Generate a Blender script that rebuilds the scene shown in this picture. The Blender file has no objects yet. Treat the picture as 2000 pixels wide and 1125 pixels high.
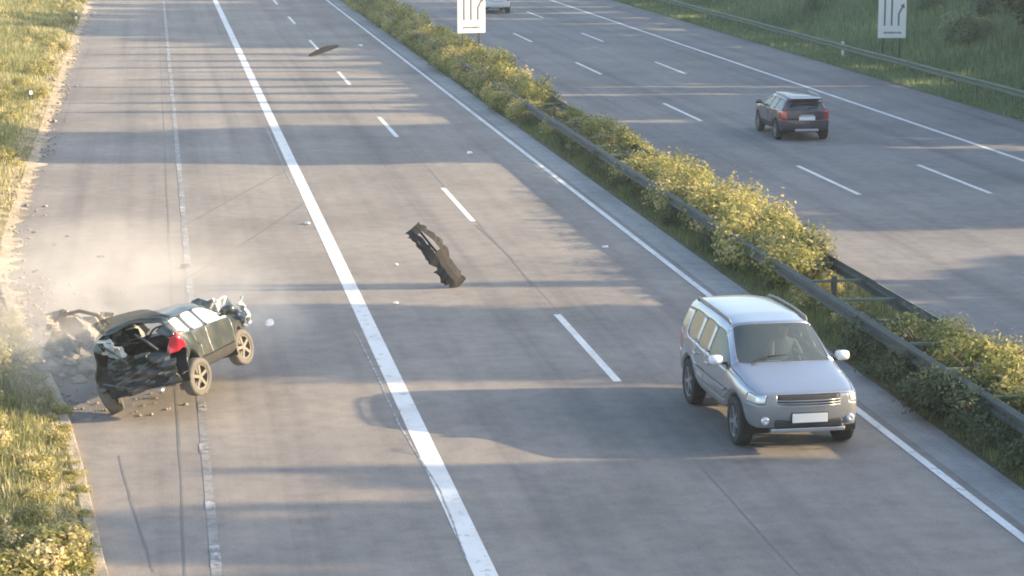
import bpy, bmesh, math, random
import numpy as np
from mathutils import Vector, Matrix, Euler

scene = bpy.context.scene
col = scene.collection
R = math.radians

# ------------------------------------------------------------------ camera
CAM_H = 8.7
PITCH = R(10.534)
YAW = R(8.853)
F_PX = 4450.0
cam_data = bpy.data.cameras.new('camera')
cam_data.sensor_width = 36.0
cam_data.lens = 36.0 * F_PX / 2000.0
cam_data.clip_start = 0.1
cam_data.clip_end = 3000
cam = bpy.data.objects.new('camera', cam_data)
cam.location = (0, 0, CAM_H)
cam.rotation_euler = (R(90) - PITCH, 0, -YAW)
col.objects.link(cam)
scene.camera = cam

# ------------------------------------------------------------------ light
SUN_EL = R(16.5)
SUN_AZ = R(97)            # clockwise from +Y: low sun from the right, a little behind the camera
world = bpy.data.worlds.new('World')
scene.world = world
world.use_nodes = True
wn = world.node_tree.nodes
sky = wn.new('ShaderNodeTexSky')
sky.sky_type = 'NISHITA'
sky.sun_disc = False
sky.sun_elevation = SUN_EL
sky.sun_rotation = SUN_AZ
sky.air_density = 1.0
sky.dust_density = 2.0
wn['Background'].inputs['Strength'].default_value = 0.15
world.node_tree.links.new(sky.outputs['Color'], wn['Background'].inputs['Color'])

sun_data = bpy.data.lights.new('sun', 'SUN')
sun_data.energy = 3.9
sun_data.angle = R(0.5)
sun_data.color = (1.0, 0.76, 0.46)
sun = bpy.data.objects.new('sun', sun_data)
to_sun = Vector((math.sin(SUN_AZ) * math.cos(SUN_EL), math.cos(SUN_AZ) * math.cos(SUN_EL), math.sin(SUN_EL)))
sun.rotation_euler = to_sun.to_track_quat('Z', 'Y').to_euler()
sun.location = (60, -20, 40)
col.objects.link(sun)

scene.view_settings.view_transform = 'Standard'
scene.view_settings.look = 'None'
scene.view_settings.exposure = 1.66
scene.view_settings.gamma = 1.0
scene.view_settings.use_curve_mapping = False
scene.cycles.use_denoising = True
scene.cycles.max_bounces = 6
scene.cycles.volume_bounces = 1
scene.cycles.transparent_max_bounces = 12
scene.cycles.pixel_filter_type = 'BLACKMAN_HARRIS'
scene.cycles.filter_width = 1.9

rng = np.random.default_rng(7)
random.seed(7)


def at(x, y, z=0.0):
    """photo pixel (2000x1125) -> point on the level plane z"""
    fw = Vector((math.sin(YAW) * math.cos(PITCH), math.cos(YAW) * math.cos(PITCH), -math.sin(PITCH)))
    r = Vector((math.cos(YAW), -math.sin(YAW), 0))
    u = r.cross(fw)
    d = fw * F_PX + r * (x - 1000) - u * (y - 562.5)
    t = (z - CAM_H) / d.z
    return Vector((d.x * t, d.y * t, z))


# ------------------------------------------------------------------ materials
def new_mat(name):
    m = bpy.data.materials.new(name)
    m.use_nodes = True
    nt = m.node_tree
    return m, nt, nt.nodes['Principled BSDF']


def simple(name, color, rough=0.6, metal=0.0, coat=0.0, noise=0.0, scale=8.0, bump=0.0, spec=0.5):
    m, nt, b = new_mat(name)
    b.inputs['Base Color'].default_value = (*color, 1)
    b.inputs['Roughness'].default_value = rough
    b.inputs['Metallic'].default_value = metal
    b.inputs['Coat Weight'].default_value = coat
    b.inputs['Coat Roughness'].default_value = 0.06
    b.inputs['Specular IOR Level'].default_value = spec
    if noise > 0 or bump > 0:
        tc = nt.nodes.new('ShaderNodeTexCoord')
        n = nt.nodes.new('ShaderNodeTexNoise')
        n.inputs['Scale'].default_value = scale
        n.inputs['Detail'].default_value = 6
        nt.links.new(tc.outputs['Object'], n.inputs['Vector'])
        if noise > 0:
            mx = nt.nodes.new('ShaderNodeMix')
            mx.data_type = 'RGBA'
            mx.inputs['A'].default_value = (*[c * (1 - noise) for c in color], 1)
            mx.inputs['B'].default_value = (*[min(1, c * (1 + noise)) for c in color], 1)
            nt.links.new(n.outputs['Fac'], mx.inputs['Factor'])
            nt.links.new(mx.outputs['Result'], b.inputs['Base Color'])
        if bump > 0:
            bp = nt.nodes.new('ShaderNodeBump')
            bp.inputs['Strength'].default_value = bump
            bp.inputs['Distance'].default_value = 0.02
            nt.links.new(n.outputs['Fac'], bp.inputs['Height'])
            nt.links.new(bp.outputs['Normal'], b.inputs['Normal'])
    return m


def ramp_node(nt, stops):
    r = nt.nodes.new('ShaderNodeValToRGB')
    el = r.color_ramp.elements
    while len(el) < len(stops):
        el.new(0.5)
    for e, (pos, c) in zip(el, stops):
        e.position = pos
        e.color = (*c, 1)
    return r


def noise_node(nt, vec, scale, detail=5, rough=0.55):
    n = nt.nodes.new('ShaderNodeTexNoise')
    n.inputs['Scale'].default_value = scale
    n.inputs['Detail'].default_value = detail
    n.inputs['Roughness'].default_value = rough
    nt.links.new(vec, n.inputs['Vector'])
    return n


def mul_color(nt, a, b, fac=1.0):
    mx = nt.nodes.new('ShaderNodeMix')
    mx.data_type = 'RGBA'
    mx.blend_type = 'MULTIPLY'
    mx.inputs['Factor'].default_value = fac
    nt.links.new(a, mx.inputs['A'])
    nt.links.new(b, mx.inputs['B'])
    return mx.outputs['Result']


def asphalt(name, base, dirt, bias=0.0):
    """worn road surface: aggregate speckle, stretched wheel paths, patches, dusty stains"""
    m, nt, b = new_mat(name)
    tc = nt.nodes.new('ShaderNodeTexCoord')
    obj = tc.outputs['Object']
    big = noise_node(nt, obj, 0.22, 6)
    r1 = ramp_node(nt, [(0.32, [c * 0.80 for c in base]), (0.52, base), (0.72, dirt)])
    nt.links.new(big.outputs['Fac'], r1.inputs['Fac'])
    mp = nt.nodes.new('ShaderNodeMapping')
    mp.inputs['Scale'].default_value = (1.15, 0.018, 1)
    nt.links.new(obj, mp.inputs['Vector'])
    lane = noise_node(nt, mp.outputs['Vector'], 1.0, 5, 0.6)
    r2 = ramp_node(nt, [(0.30, (0.72, 0.72, 0.75)), (0.50, (0.97, 0.97, 0.97)), (0.70, (1.10, 1.085, 1.06))])
    nt.links.new(lane.outputs['Fac'], r2.inputs['Fac'])
    c = mul_color(nt, r1.outputs['Color'], r2.outputs['Color'])
    fine = noise_node(nt, obj, 28, 6, 0.75)
    r3 = ramp_node(nt, [(0.25, (0.72, 0.72, 0.72)), (0.5, (1, 1, 1)), (0.78, (1.22, 1.2, 1.18))])
    nt.links.new(fine.outputs['Fac'], r3.inputs['Fac'])
    c = mul_color(nt, c, r3.outputs['Color'])
    mid = noise_node(nt, obj, 2.4, 7, 0.7)
    r4 = ramp_node(nt, [(0.36, (0.84, 0.84, 0.85)), (0.55, (1, 1, 1)), (0.7, (1.08, 1.07, 1.05))])
    nt.links.new(mid.outputs['Fac'], r4.inputs['Fac'])
    c = mul_color(nt, c, r4.outputs['Color'])
    nt.links.new(c, b.inputs['Base Color'])
    b.inputs['Roughness'].default_value = 0.88
    b.inputs['Specular IOR Level'].default_value = 0.3
    bp = nt.nodes.new('ShaderNodeBump')
    bp.inputs['Strength'].default_value = 0.35
    bp.inputs['Distance'].default_value = 0.01
    nt.links.new(fine.outputs['Fac'], bp.inputs['Height'])
    nt.links.new(bp.outputs['Normal'], b.inputs['Normal'])
    return m


def road_paint(name, color, wear):
    """thermoplastic paint worn through to the road in flecks"""
    m, nt, b = new_mat(name)
    tc = nt.nodes.new('ShaderNodeTexCoord')
    n = noise_node(nt, tc.outputs['Object'], 5.0, 9, 0.72)
    r = ramp_node(nt, [(max(0.0, wear - 0.07), (0.20, 0.19, 0.18)), (wear + 0.05, color)])
    nt.links.new(n.outputs['Fac'], r.inputs['Fac'])
    n2 = noise_node(nt, tc.outputs['Object'], 0.9, 4)
    r2 = ramp_node(nt, [(0.3, (0.8, 0.79, 0.77)), (0.6, (1, 1, 1))])
    nt.links.new(n2.outputs['Fac'], r2.inputs['Fac'])
    nt.links.new(mul_color(nt, r.outputs['Color'], r2.outputs['Color']), b.inputs['Base Color'])
    b.inputs['Roughness'].default_value = 0.6
    return m


def soil(name, stops, scale=1.2):
    m, nt, b = new_mat(name)
    tc = nt.nodes.new('ShaderNodeTexCoord')
    n = noise_node(nt, tc.outputs['Object'], scale, 10, 0.68)
    r = ramp_node(nt, stops)
    nt.links.new(n.outputs['Fac'], r.inputs['Fac'])
    n2 = noise_node(nt, tc.outputs['Object'], scale * 14, 8, 0.7)
    r2 = ramp_node(nt, [(0.3, (0.6, 0.6, 0.6)), (0.7, (1.25, 1.25, 1.25))])
    nt.links.new(n2.outputs['Fac'], r2.inputs['Fac'])
    nt.links.new(mul_color(nt, r.outputs['Color'], r2.outputs['Color']), b.inputs['Base Color'])
    b.inputs['Roughness'].default_value = 0.95
    bp = nt.nodes.new('ShaderNodeBump')
    bp.inputs['Strength'].default_value = 0.6
    bp.inputs['Distance'].default_value = 0.06
    nt.links.new(n2.outputs['Fac'], bp.inputs['Height'])
    nt.links.new(bp.outputs['Normal'], b.inputs['Normal'])
    return m


def leaf_mat(name, stops, trans=0.35, rough=0.55):
    """colour picked per leaf from the 'tint' attribute; some light passes through"""
    m, nt, b = new_mat(name)
    a = nt.nodes.new('ShaderNodeAttribute')
    a.attribute_name = 'tint'
    r = ramp_node(nt, stops)
    nt.links.new(a.outputs['Fac'], r.inputs['Fac'])
    nt.links.new(r.outputs['Color'], b.inputs['Base Color'])
    b.inputs['Roughness'].default_value = rough
    b.inputs['Specular IOR Level'].default_value = 0.35
    tr = nt.nodes.new('ShaderNodeBsdfTranslucent')
    nt.links.new(r.outputs['Color'], tr.inputs['Color'])
    mx = nt.nodes.new('ShaderNodeMixShader')
    mx.inputs['Fac'].default_value = trans
    nt.links.new(b.outputs['BSDF'], mx.inputs[1])
    nt.links.new(tr.outputs['BSDF'], mx.inputs[2])
    nt.links.new(mx.outputs['Shader'], nt.nodes['Material Output'].inputs['Surface'])
    return m


def glass_mat(name, tint=(0.10, 0.13, 0.13), alpha=0.75):
    m, nt, b = new_mat(name)
    b.inputs['Base Color'].default_value = (*tint, 1)
    b.inputs['Roughness'].default_value = 0.03
    b.inputs['Specular IOR Level'].default_value = 0.9
    b.inputs['IOR'].default_value = 1.6
    tp = nt.nodes.new('ShaderNodeBsdfTransparent')
    tp.inputs['Color'].default_value = (0.72, 0.78, 0.77, 1)
    mx = nt.nodes.new('ShaderNodeMixShader')
    mx.inputs['Fac'].default_value = alpha
    nt.links.new(tp.outputs['BSDF'], mx.inputs[1])
    nt.links.new(b.outputs['BSDF'], mx.inputs[2])
    nt.links.new(mx.outputs['Shader'], nt.nodes['Material Output'].inputs['Surface'])
    return m


def car_paint(name, color, metal=0.5, rough=0.32, dirt=(0.30, 0.27, 0.23), dirt_amt=0.25, scale=3.0):
    """metallic paint under clear coat with road dust in uneven patches"""
    m, nt, b = new_mat(name)
    tc = nt.nodes.new('ShaderNodeTexCoord')
    n = noise_node(nt, tc.outputs['Object'], scale, 8, 0.65)
    r = ramp_node(nt, [(0.45, (0, 0, 0)), (0.75, (dirt_amt,) * 3)])
    nt.links.new(n.outputs['Fac'], r.inputs['Fac'])
    mx = nt.nodes.new('ShaderNodeMix')
    mx.data_type = 'RGBA'
    mx.inputs['A'].default_value = (*color, 1)
    mx.inputs['B'].default_value = (*dirt, 1)
    nt.links.new(r.outputs['Color'], mx.inputs['Factor'])
    nt.links.new(mx.outputs['Result'], b.inputs['Base Color'])
    b.inputs['Metallic'].default_value = metal
    b.inputs['Roughness'].default_value = rough
    b.inputs['Coat Weight'].default_value = 0.6
    b.inputs['Coat Roughness'].default_value = 0.08
    return m


M = {}
M['asphalt'] = asphalt('asphalt_oncoming', (0.255, 0.233, 0.212), (0.315, 0.283, 0.248))
M['asphalt_far'] = asphalt('asphalt_away', (0.225, 0.218, 0.212), (0.255, 0.243, 0.233))
M['concrete'] = asphalt('gutter_concrete', (0.34, 0.335, 0.32), (0.40, 0.385, 0.36))
M['paint'] = road_paint('road_paint', (0.72, 0.71, 0.69), 0.39)
M['paint_worn'] = road_paint('worn_road_paint', (0.50, 0.49, 0.465), 0.53)
M['paint_faint'] = road_paint('faint_road_paint', (0.30, 0.29, 0.275), 0.50)
M['seal'] = simple('joint_seal', (0.165, 0.155, 0.145), 0.8, noise=0.3, scale=3)
M['rubber_mark'] = simple('rubber_mark', (0.165, 0.155, 0.147), 0.85, noise=0.2, scale=4)
M['sand'] = soil('verge_sand', [(0.3, (0.20, 0.155, 0.10)), (0.5, (0.40, 0.33, 0.235)), (0.7, (0.52, 0.45, 0.34))], 0.8)
M['soil_left'] = soil('left_verge_soil', [(0.3, (0.09, 0.085, 0.035)), (0.5, (0.17, 0.15, 0.065)), (0.7, (0.30, 0.25, 0.14))], 0.9)
M['soil_median'] = soil('median_soil', [(0.3, (0.05, 0.052, 0.025)), (0.5, (0.10, 0.095, 0.045)), (0.72, (0.19, 0.15, 0.095))], 0.8)
M['soil_right'] = soil('right_verge_soil', [(0.3, (0.07, 0.095, 0.04)), (0.55, (0.12, 0.145, 0.065)), (0.75, (0.17, 0.165, 0.09))], 0.5)
M['earth'] = soil('churned_earth', [(0.25, (0.16, 0.13, 0.10)), (0.5, (0.34, 0.29, 0.23)), (0.72, (0.50, 0.44, 0.36))], 2.5)
M['grass_sun'] = leaf_mat('dry_verge_grass', [(0.0, (0.120, 0.138, 0.046)), (0.45, (0.270, 0.276, 0.104)), (0.75, (0.440, 0.404, 0.195)), (1.0, (0.581, 0.520, 0.378))], 0.3)
M['grass_green'] = leaf_mat('green_grass', [(0.0, (0.078, 0.117, 0.034)), (0.5, (0.156, 0.195, 0.062)), (0.85, (0.260, 0.260, 0.102)), (1.0, (0.416, 0.364, 0.180))], 0.3)
M['leaf_yellow'] = leaf_mat('yellow_green_leaf', [(0.0, (0.108, 0.138, 0.034)), (0.4, (0.312, 0.312, 0.088)), (0.75, (0.552, 0.480, 0.176)), (1.0, (0.744, 0.564, 0.338))], 0.4)
M['leaf_herb'] = leaf_mat('herb_leaf', [(0.0, (0.122, 0.141, 0.039)), (0.5, (0.359, 0.332, 0.110)), (0.85, (0.618, 0.510, 0.220)), (1.0, (0.750, 0.637, 0.399))], 0.35)
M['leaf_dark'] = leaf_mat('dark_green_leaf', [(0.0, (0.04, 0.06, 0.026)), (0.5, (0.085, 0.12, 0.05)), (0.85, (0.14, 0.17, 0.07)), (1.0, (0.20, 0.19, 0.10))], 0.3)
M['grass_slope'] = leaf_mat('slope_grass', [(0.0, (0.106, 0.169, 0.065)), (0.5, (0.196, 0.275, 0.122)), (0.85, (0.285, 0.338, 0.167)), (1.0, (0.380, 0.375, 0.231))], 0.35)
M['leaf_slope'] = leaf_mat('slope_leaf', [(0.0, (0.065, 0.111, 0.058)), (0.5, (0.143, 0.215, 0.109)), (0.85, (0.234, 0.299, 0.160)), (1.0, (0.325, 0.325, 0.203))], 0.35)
M['bark'] = simple('bark', (0.10, 0.075, 0.05), 0.9, noise=0.4, scale=6, bump=0.5)
M['galv'] = simple('galvanised_steel', (0.075, 0.084, 0.076), 0.7, 0.1, noise=0.35, scale=3)
M['galv_green'] = simple('mossy_galvanised_steel', (0.115, 0.15, 0.105), 0.8, 0.05, noise=0.3, scale=2)
M['white_plastic'] = simple('white_plastic', (0.80, 0.80, 0.78), 0.45, noise=0.06)
M['sign_white'] = simple('sign_white_sheet', (0.80, 0.81, 0.79), 0.5, noise=0.03, scale=2)
M['sign_grey'] = simple('sign_symbol_grey', (0.16, 0.165, 0.17), 0.6)
M['black'] = simple('black_plastic', (0.022, 0.022, 0.024), 0.55, noise=0.3, scale=12)
M['trim'] = simple('bumper_plastic', (0.042, 0.041, 0.040), 0.8, noise=0.4, scale=7, spec=0.2)
M['tyre'] = simple('tyre_rubber', (0.028, 0.028, 0.028), 0.85, noise=0.3, scale=20)
M['tyre_dusty'] = simple('dusty_tyre', (0.125, 0.115, 0.10), 0.9, noise=0.4, scale=9)
M['alloy'] = simple('alloy_rim', (0.42, 0.43, 0.45), 0.35, 0.8)
M['rim_dusty'] = simple('dusty_rim', (0.17, 0.155, 0.135), 0.6, 0.3, noise=0.35, scale=9)
M['chrome'] = simple('chrome', (0.75, 0.76, 0.78), 0.12, 1.0)
M['glass'] = glass_mat('car_glass', (0.10, 0.125, 0.125), 0.62)
M['silver_low'] = car_paint('silver_bumper_paint', (0.24, 0.25, 0.27), 0.4, 0.35, dirt_amt=0.3)
M['glass_dark'] = glass_mat('privacy_glass', (0.03, 0.035, 0.04), 0.92)
M['glass_glint'] = simple('glint_white_glass', (0.62, 0.66, 0.66), 0.25, noise=0.25, scale=5, coat=1.0)  # near-white colour stands in for sun glint on the side windows
M['lamp_glass'] = simple('headlight_lens', (0.62, 0.65, 0.68), 0.08, 0.35, coat=1.0, noise=0.3, scale=14)
M['red_lens'] = simple('red_lens', (0.42, 0.012, 0.03), 0.15, coat=1.0, noise=0.25, scale=12)
M['seat'] = simple('seat_fabric', (0.07, 0.07, 0.075), 0.9, noise=0.2, scale=20)
M['seat_pale'] = simple('pale_cloth', (0.55, 0.57, 0.54), 0.9, noise=0.15, scale=14)
M['silver'] = car_paint('silver_paint', (0.40, 0.415, 0.455), 0.75, 0.24, dirt_amt=0.15)
M['cladding'] = simple('grey_cladding', (0.21, 0.205, 0.20), 0.5, noise=0.2, scale=5)
M['grey_paint'] = car_paint('dark_grey_paint', (0.060, 0.048, 0.070), 0.4, 0.3, dirt_amt=0.2)
M['white_paint'] = car_paint('white_paint', (0.72, 0.73, 0.74), 0.0, 0.3, dirt_amt=0.1)
M['green_paint'] = car_paint('dusty_green_grey_paint', (0.032, 0.042, 0.040), 0.2, 0.42, dirt=(0.22, 0.195, 0.16), dirt_amt=0.4, scale=2.2)
M['plate'] = simple('number_plate_white', (0.74, 0.73, 0.72), 0.4)
M['underbody'] = simple('underbody', (0.018, 0.018, 0.019), 0.9)
M['metal_dark'] = simple('torn_metal', (0.12, 0.12, 0.115), 0.45, 0.6, noise=0.4, scale=9)


# ------------------------------------------------------------------ mesh helpers
class MB:
    """collects simple solids and links them as one mesh object"""
    def __init__(s):
        s.v = []
        s.f = []

    def add(s, vs, fs):
        o = len(s.v)
        s.v += [tuple(v) for v in vs]
        s.f += [tuple(i + o for i in f) for f in fs]
        return s

    def box(s, c, d, rot=None):
        hx, hy, hz = d[0] / 2, d[1] / 2, d[2] / 2
        vs = [Vector((sx * hx, sy * hy, sz * hz)) for sx in (-1, 1) for sy in (-1, 1) for sz in (-1, 1)]
        if rot is not None:
            vs = [rot @ v for v in vs]
        return s.add([v + Vector(c) for v in vs],
                     [(0, 1, 3, 2), (4, 6, 7, 5), (0, 4, 5, 1), (2, 3, 7, 6), (0, 2, 6, 4), (1, 5, 7, 3)])

    def sweep(s, pts, radii, n=8, cap=True):
        """tube along points with a radius for each"""
        pts = [Vector(p) for p in pts]
        if not hasattr(radii, '__len__'):
            radii = [radii] * len(pts)
        vs, fs = [], []
        for i, p in enumerate(pts):
            d = (pts[min(i + 1, len(pts) - 1)] - pts[max(i - 1, 0)]).normalized()
            a = d.orthogonal().normalized() if i == 0 else (a - d * a.dot(d)).normalized()
            b = d.cross(a)
            for k in range(n):
                t = 2 * math.pi * k / n
                vs.append(p + (a * math.cos(t) + b * math.sin(t)) * radii[i])
        for i in range(len(pts) - 1):
            for k in range(n):
                fs.append((i * n + k, i * n + (k + 1) % n, (i + 1) * n + (k + 1) % n, (i + 1) * n + k))
        if cap:
            fs.append(tuple(range(n))[::-1])
            fs.append(tuple(range((len(pts) - 1) * n, len(pts) * n)))
        return s.add(vs, fs)

    def lathe_x(s, prof, n=28, c=(0, 0, 0)):
        """profile of (x, radius) turned about the X axis; closed loop"""
        vs, fs = [], []
        m = len(prof)
        for k in range(n):
            t = 2 * math.pi * k / n
            for (x, r) in prof:
                vs.append((c[0] + x, c[1] + r * math.cos(t), c[2] + r * math.sin(t)))
        for k in range(n):
            for j in range(m):
                a, b2 = k * m + j, k * m + (j + 1) % m
                c2, d = ((k + 1) % n) * m + (j + 1) % m, ((k + 1) % n) * m + j
                fs.append((a, b2, c2, d))
        return s.add(vs, fs)

    def prism(s, outline, y0, y1):
        """outline of (x, z) extruded along Y"""
        n = len(outline)
        vs = [(x, y0, z) for x, z in outline] + [(x, y1, z) for x, z in outline]
        fs = [(i, (i + 1) % n, n + (i + 1) % n, n + i) for i in range(n)]
        fs += [tuple(range(n))[::-1], tuple(range(n, 2 * n))]
        return s.add(vs, fs)

    def build(s, name, mat, parent=None, smooth=False, bevel=0.0):
        me = bpy.data.meshes.new(name)
        me.from_pydata(s.v, [], s.f)
        me.materials.append(mat)
        if smooth:
            me.shade_smooth()
        o = bpy.data.objects.new(name, me)
        col.objects.link(o)
        o.parent = parent
        if bevel:
            b = o.modifiers.new('bevel', 'BEVEL')
            b.width = bevel
            b.segments = 2
            b.limit_method = 'ANGLE'
        return o


def tag(o, label=None, cat=None, group=None, kind=None):
    if label:
        o['label'] = label
    if cat:
        o['category'] = cat
    if group:
        o['group'] = group
    if kind:
        o['kind'] = kind
    return o


def empty(name, loc=(0, 0, 0), rot=(0, 0, 0)):
    o = bpy.data.objects.new(name, None)
    o.location = loc
    o.rotation_euler = rot
    o.empty_display_size = 0.3
    col.objects.link(o)
    return o


def copy_tree(o, parent=None):
    c = o.copy()
    col.objects.link(c)
    c.parent = parent
    for ch in list(o.children):
        copy_tree(ch, c)
    return c


def np_mesh(name, verts, quads, mat, tint=None, tris=False):
    """fast mesh from numpy arrays"""
    k = 3 if tris else 4
    me = bpy.data.meshes.new(name)
    nv, nf = len(verts), len(quads)
    me.vertices.add(nv)
    me.vertices.foreach_set('co', np.ascontiguousarray(verts, dtype=np.float32).ravel())
    me.loops.add(nf * k)
    me.loops.foreach_set('vertex_index', np.ascontiguousarray(quads, dtype=np.int32).ravel())
    me.polygons.add(nf)
    me.polygons.foreach_set('loop_start', np.arange(0, nf * k, k, dtype=np.int32))
    if tint is not None:
        a = me.attributes.new('tint', 'FLOAT', 'POINT')
        a.data.foreach_set('value', np.ascontiguousarray(tint, dtype=np.float32))
    me.materials.append(mat)
    me.update(calc_edges=True)
    me.validate()
    return me


def mesh_object(name, me, parent=None):
    o = bpy.data.objects.new(name, me)
    col.objects.link(o)
    o.parent = parent
    return o


def sheet(name, poly, z, mat, parent=None):
    me = bpy.data.meshes.new(name)
    me.from_pydata([(x, y, z) for x, y in poly], [], [tuple(range(len(poly)))])
    me.materials.append(mat)
    o = bpy.data.objects.new(name, me)
    col.objects.link(o)
    o.parent = parent
    return o


def strip_between(name, left, right, mat, parent=None):
    """ribbon mesh between two 3-D polylines of equal length"""
    n = len(left)
    me = bpy.data.meshes.new(name)
    me.from_pydata([tuple(p) for p in left] + [tuple(p) for p in right], [],
                   [(i, n + i, n + i + 1, i + 1) for i in range(n - 1)])
    me.materials.append(mat)
    o = bpy.data.objects.new(name, me)
    col.objects.link(o)
    o.parent = parent
    return o


# ------------------------------------------------------------------ ground, roads, verges
Y0, Y1 = -40.0, 420.0
tag(sheet('ground', [(-700, -300), (900, -300), (900, 1100), (-700, 1100)], -0.06, M['soil_right']), kind='structure')

KERB = [(Y0, 4.0), (10, 1.2), (20, 0.0), (28, -0.82), (32.5, -1.2), (36.7, -1.62), (39.8, -2.05), (44, -2.75), (49, -3.35), (55, -3.6), (75, -3.75), (100, -3.95), (132, -4.1), (Y1, -5.0)]


def kerb_x(y):
    return np.interp(y, [k[0] for k in KERB], [k[1] for k in KERB])


def right_z(x):
    return np.interp(x, [29.4, 32.6, 41.0, 46.0, 900], [0.02, 0.06, 2.6, 3.4, 6.0])


def left_z(d):
    """height of the left verge at distance d outside the kerb line"""
    return np.interp(d, [0, 0.3, 2.5, 8, 700], [0.04, 0.10, 0.35, 0.9, 3.0])


road = tag(sheet('road', [(kerb_x(y) - 0.3, y) for y in np.linspace(Y0, Y1, 60)][::-1] + [(11.35, Y0), (11.35, Y1)], 0.0, M['asphalt']), kind='structure')
far_road = tag(sheet('far_road', [(14.45, Y0), (29.45, Y0), (29.45, Y1), (14.45, Y1)], 0.0, M['asphalt_far']), kind='structure')
gutter = tag(strip_between('gutter', [(11.28, Y0, 0.004), (11.28, Y1, 0.004)], [(11.92, Y0, 0.02), (11.92, Y1, 0.02)], M['concrete']), kind='structure')

# painted lines
def line_x(x0, w, y0, y1, z, name, parent, mat='paint'):
    return sheet(name, [(x0 - w / 2, y0), (x0 + w / 2, y0), (x0 + w / 2, y1), (x0 - w / 2, y1)], z, M[mat], parent)

line_x(3.87, 0.30, Y0, 260, 0.004, 'wide_edge_line', road)
line_x(11.06, 0.14, Y0, 260, 0.010, 'edge_line', road)
d0 = at(1222, 745).y
for k in range(-3, 13):
    line_x(7.64, 0.145, d0 + 18 * k, d0 + 18 * k + 6, 0.004, 'lane_dash', road)
line_x(0.56, 0.13, 24, 150, 0.004, 'worn_line', road, 'paint_faint')
for k in range(0, 46):                        # brighter flakes of the old line remain
    y = 25.5 + k * 2.7 + random.uniform(-.5, .5)
    line_x(0.56 + random.uniform(-.02, .02), 0.14, y, y + random.uniform(0.4, 1.9), 0.0075, 'worn_dash', road, 'paint_worn')
line_x(25.5, 0.17, Y0, 260, 0.004, 'edge_line', far_road)
line_x(14.85, 0.15, Y0, 260, 0.004, 'edge_line', far_road)
e0 = at(1683, 380).y
e1 = at(1935, 378).y
for k in range(-2, 10):
    line_x(18.50, 0.14, e0 + 18 * k, e0 + 18 * k + 6, 0.004, 'lane_dash', far_road)
    line_x(22.06, 0.14, e1 + 18 * k, e1 + 18 * k + 6, 0.004, 'lane_dash', far_road)

# joints and tyre marks lie on the asphalt
def thin(name, pts, w, z, mat, parent):
    l, r = [], []
    for i, p in enumerate(pts):
        a = Vector(pts[max(0, i - 1)])
        b = Vector(pts[min(len(pts) - 1, i + 1)])
        d = (b - a).normalized()
        n = Vector((-d.y, d.x))
        ww = w * (0.7 + 0.6 * random.random())
        l.append((p[0] + n.x * ww / 2, p[1] + n.y * ww / 2, z))
        r.append((p[0] - n.x * ww / 2, p[1] - n.y * ww / 2, z))
    return strip_between(name, l, r, M[mat], parent)


def px_line(pts, sub=6):
    g = [at(*p) for p in pts]
    out = []
    for a, b in zip(g[:-1], g[1:]):
        for i in range(sub):
            p = a.lerp(b, i / sub)
            out.append((p.x + random.uniform(-.008, .008), p.y))
    out.append((g[-1].x, g[-1].y))
    return out

thin('joint_seal', [(0.17 + random.uniform(-.012, .012), y) for y in np.arange(25, 150, 1.5)], 0.035, 0.0035, 'seal', road)
thin('joint_seal', [(7.72 + random.uniform(-.012, .012), y) for y in np.arange(24, 150, 1.5)], 0.025, 0.0033, 'rubber_mark', road)
thin('joint_seal', px_line([(300, 1118), (262, 1000), (232, 890)]), 0.03, 0.0034, 'seal', road)
thin('tyre_mark', px_line([(352, 552), (430, 505), (520, 447), (592, 398)]), 0.05, 0.0045, 'rubber_mark', road)
thin('tyre_mark', px_line([(352, 445), (470, 380), (560, 332)]), 0.035, 0.0044, 'rubber_mark', road)
thin('tyre_mark', px_line([(930, 440), (1000, 505), (1040, 560)]), 0.03, 0.0043, 'rubber_mark', road)
thin('tyre_mark', px_line([(690, 640), (730, 720), (780, 830), (860, 960), (910, 1090)]), 0.03, 0.0042, 'paint_worn', road)
thin('tyre_mark', px_line([(520, 250), (570, 360)]), 0.03, 0.0041, 'paint_worn', road)

# kerb stones at the near left, flush sandy edge farther on
ks = MB()
ky = [24.0 + i for i in range(0, 24)]
for y in ky:
    a = Vector((float(kerb_x(y)), y, 0)); b = Vector((float(kerb_x(y + 0.985)), y + 0.985, 0))
    d = (b - a); ang = math.atan2(-d.x, d.y)
    rot = Matrix.Rotation(ang, 3, 'Z')
    ks.box((a + b) / 2 + Vector((-0.09, 0, 0.03 + random.uniform(-.008, .008))), (0.17, d.length, 0.16), rot)
kerb = tag(ks.build('kerb', M['sand'], bevel=0.015), kind='structure')

ys = np.concatenate([np.arange(Y0, 160, 2.0), np.arange(160, Y1 + 1, 20)])
offs = [0.14, 0.5, 1.0, 1.8, 3.0, 5.0, 8.0, 14.0, 30.0, 120.0, 690.0]
vs, fs = [], []
for y in ys:
    for d in offs:
        wob = rng.normal(0, 0.03) if 0.3 < d < 20 else 0
        vs.append((float(kerb_x(y)) - d, y, float(left_z(d)) + wob))
n = len(offs)
for i in range(len(ys) - 1):
    for j in range(n - 1):
        fs.append((i * n + j, i * n + j + 1, (i + 1) * n + j + 1, (i + 1) * n + j))
o = MB().add(vs, fs).build('left_verge', M['soil_left'], smooth=True)
tag(o, kind='structure')
# sandy margin where the dirt has washed over the pavement edge
l, r = [], []
for y in np.arange(43, 150, 0.35):
    k = float(kerb_x(y))
    l.append((k - 0.6 - 0.5 * random.random(), y, 0.17)); r.append((k + 0.05 + 0.4 * random.random() ** 2, y, 0.005))
tag(strip_between('sand_margin', l, r, M['sand']), kind='structure')

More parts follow.
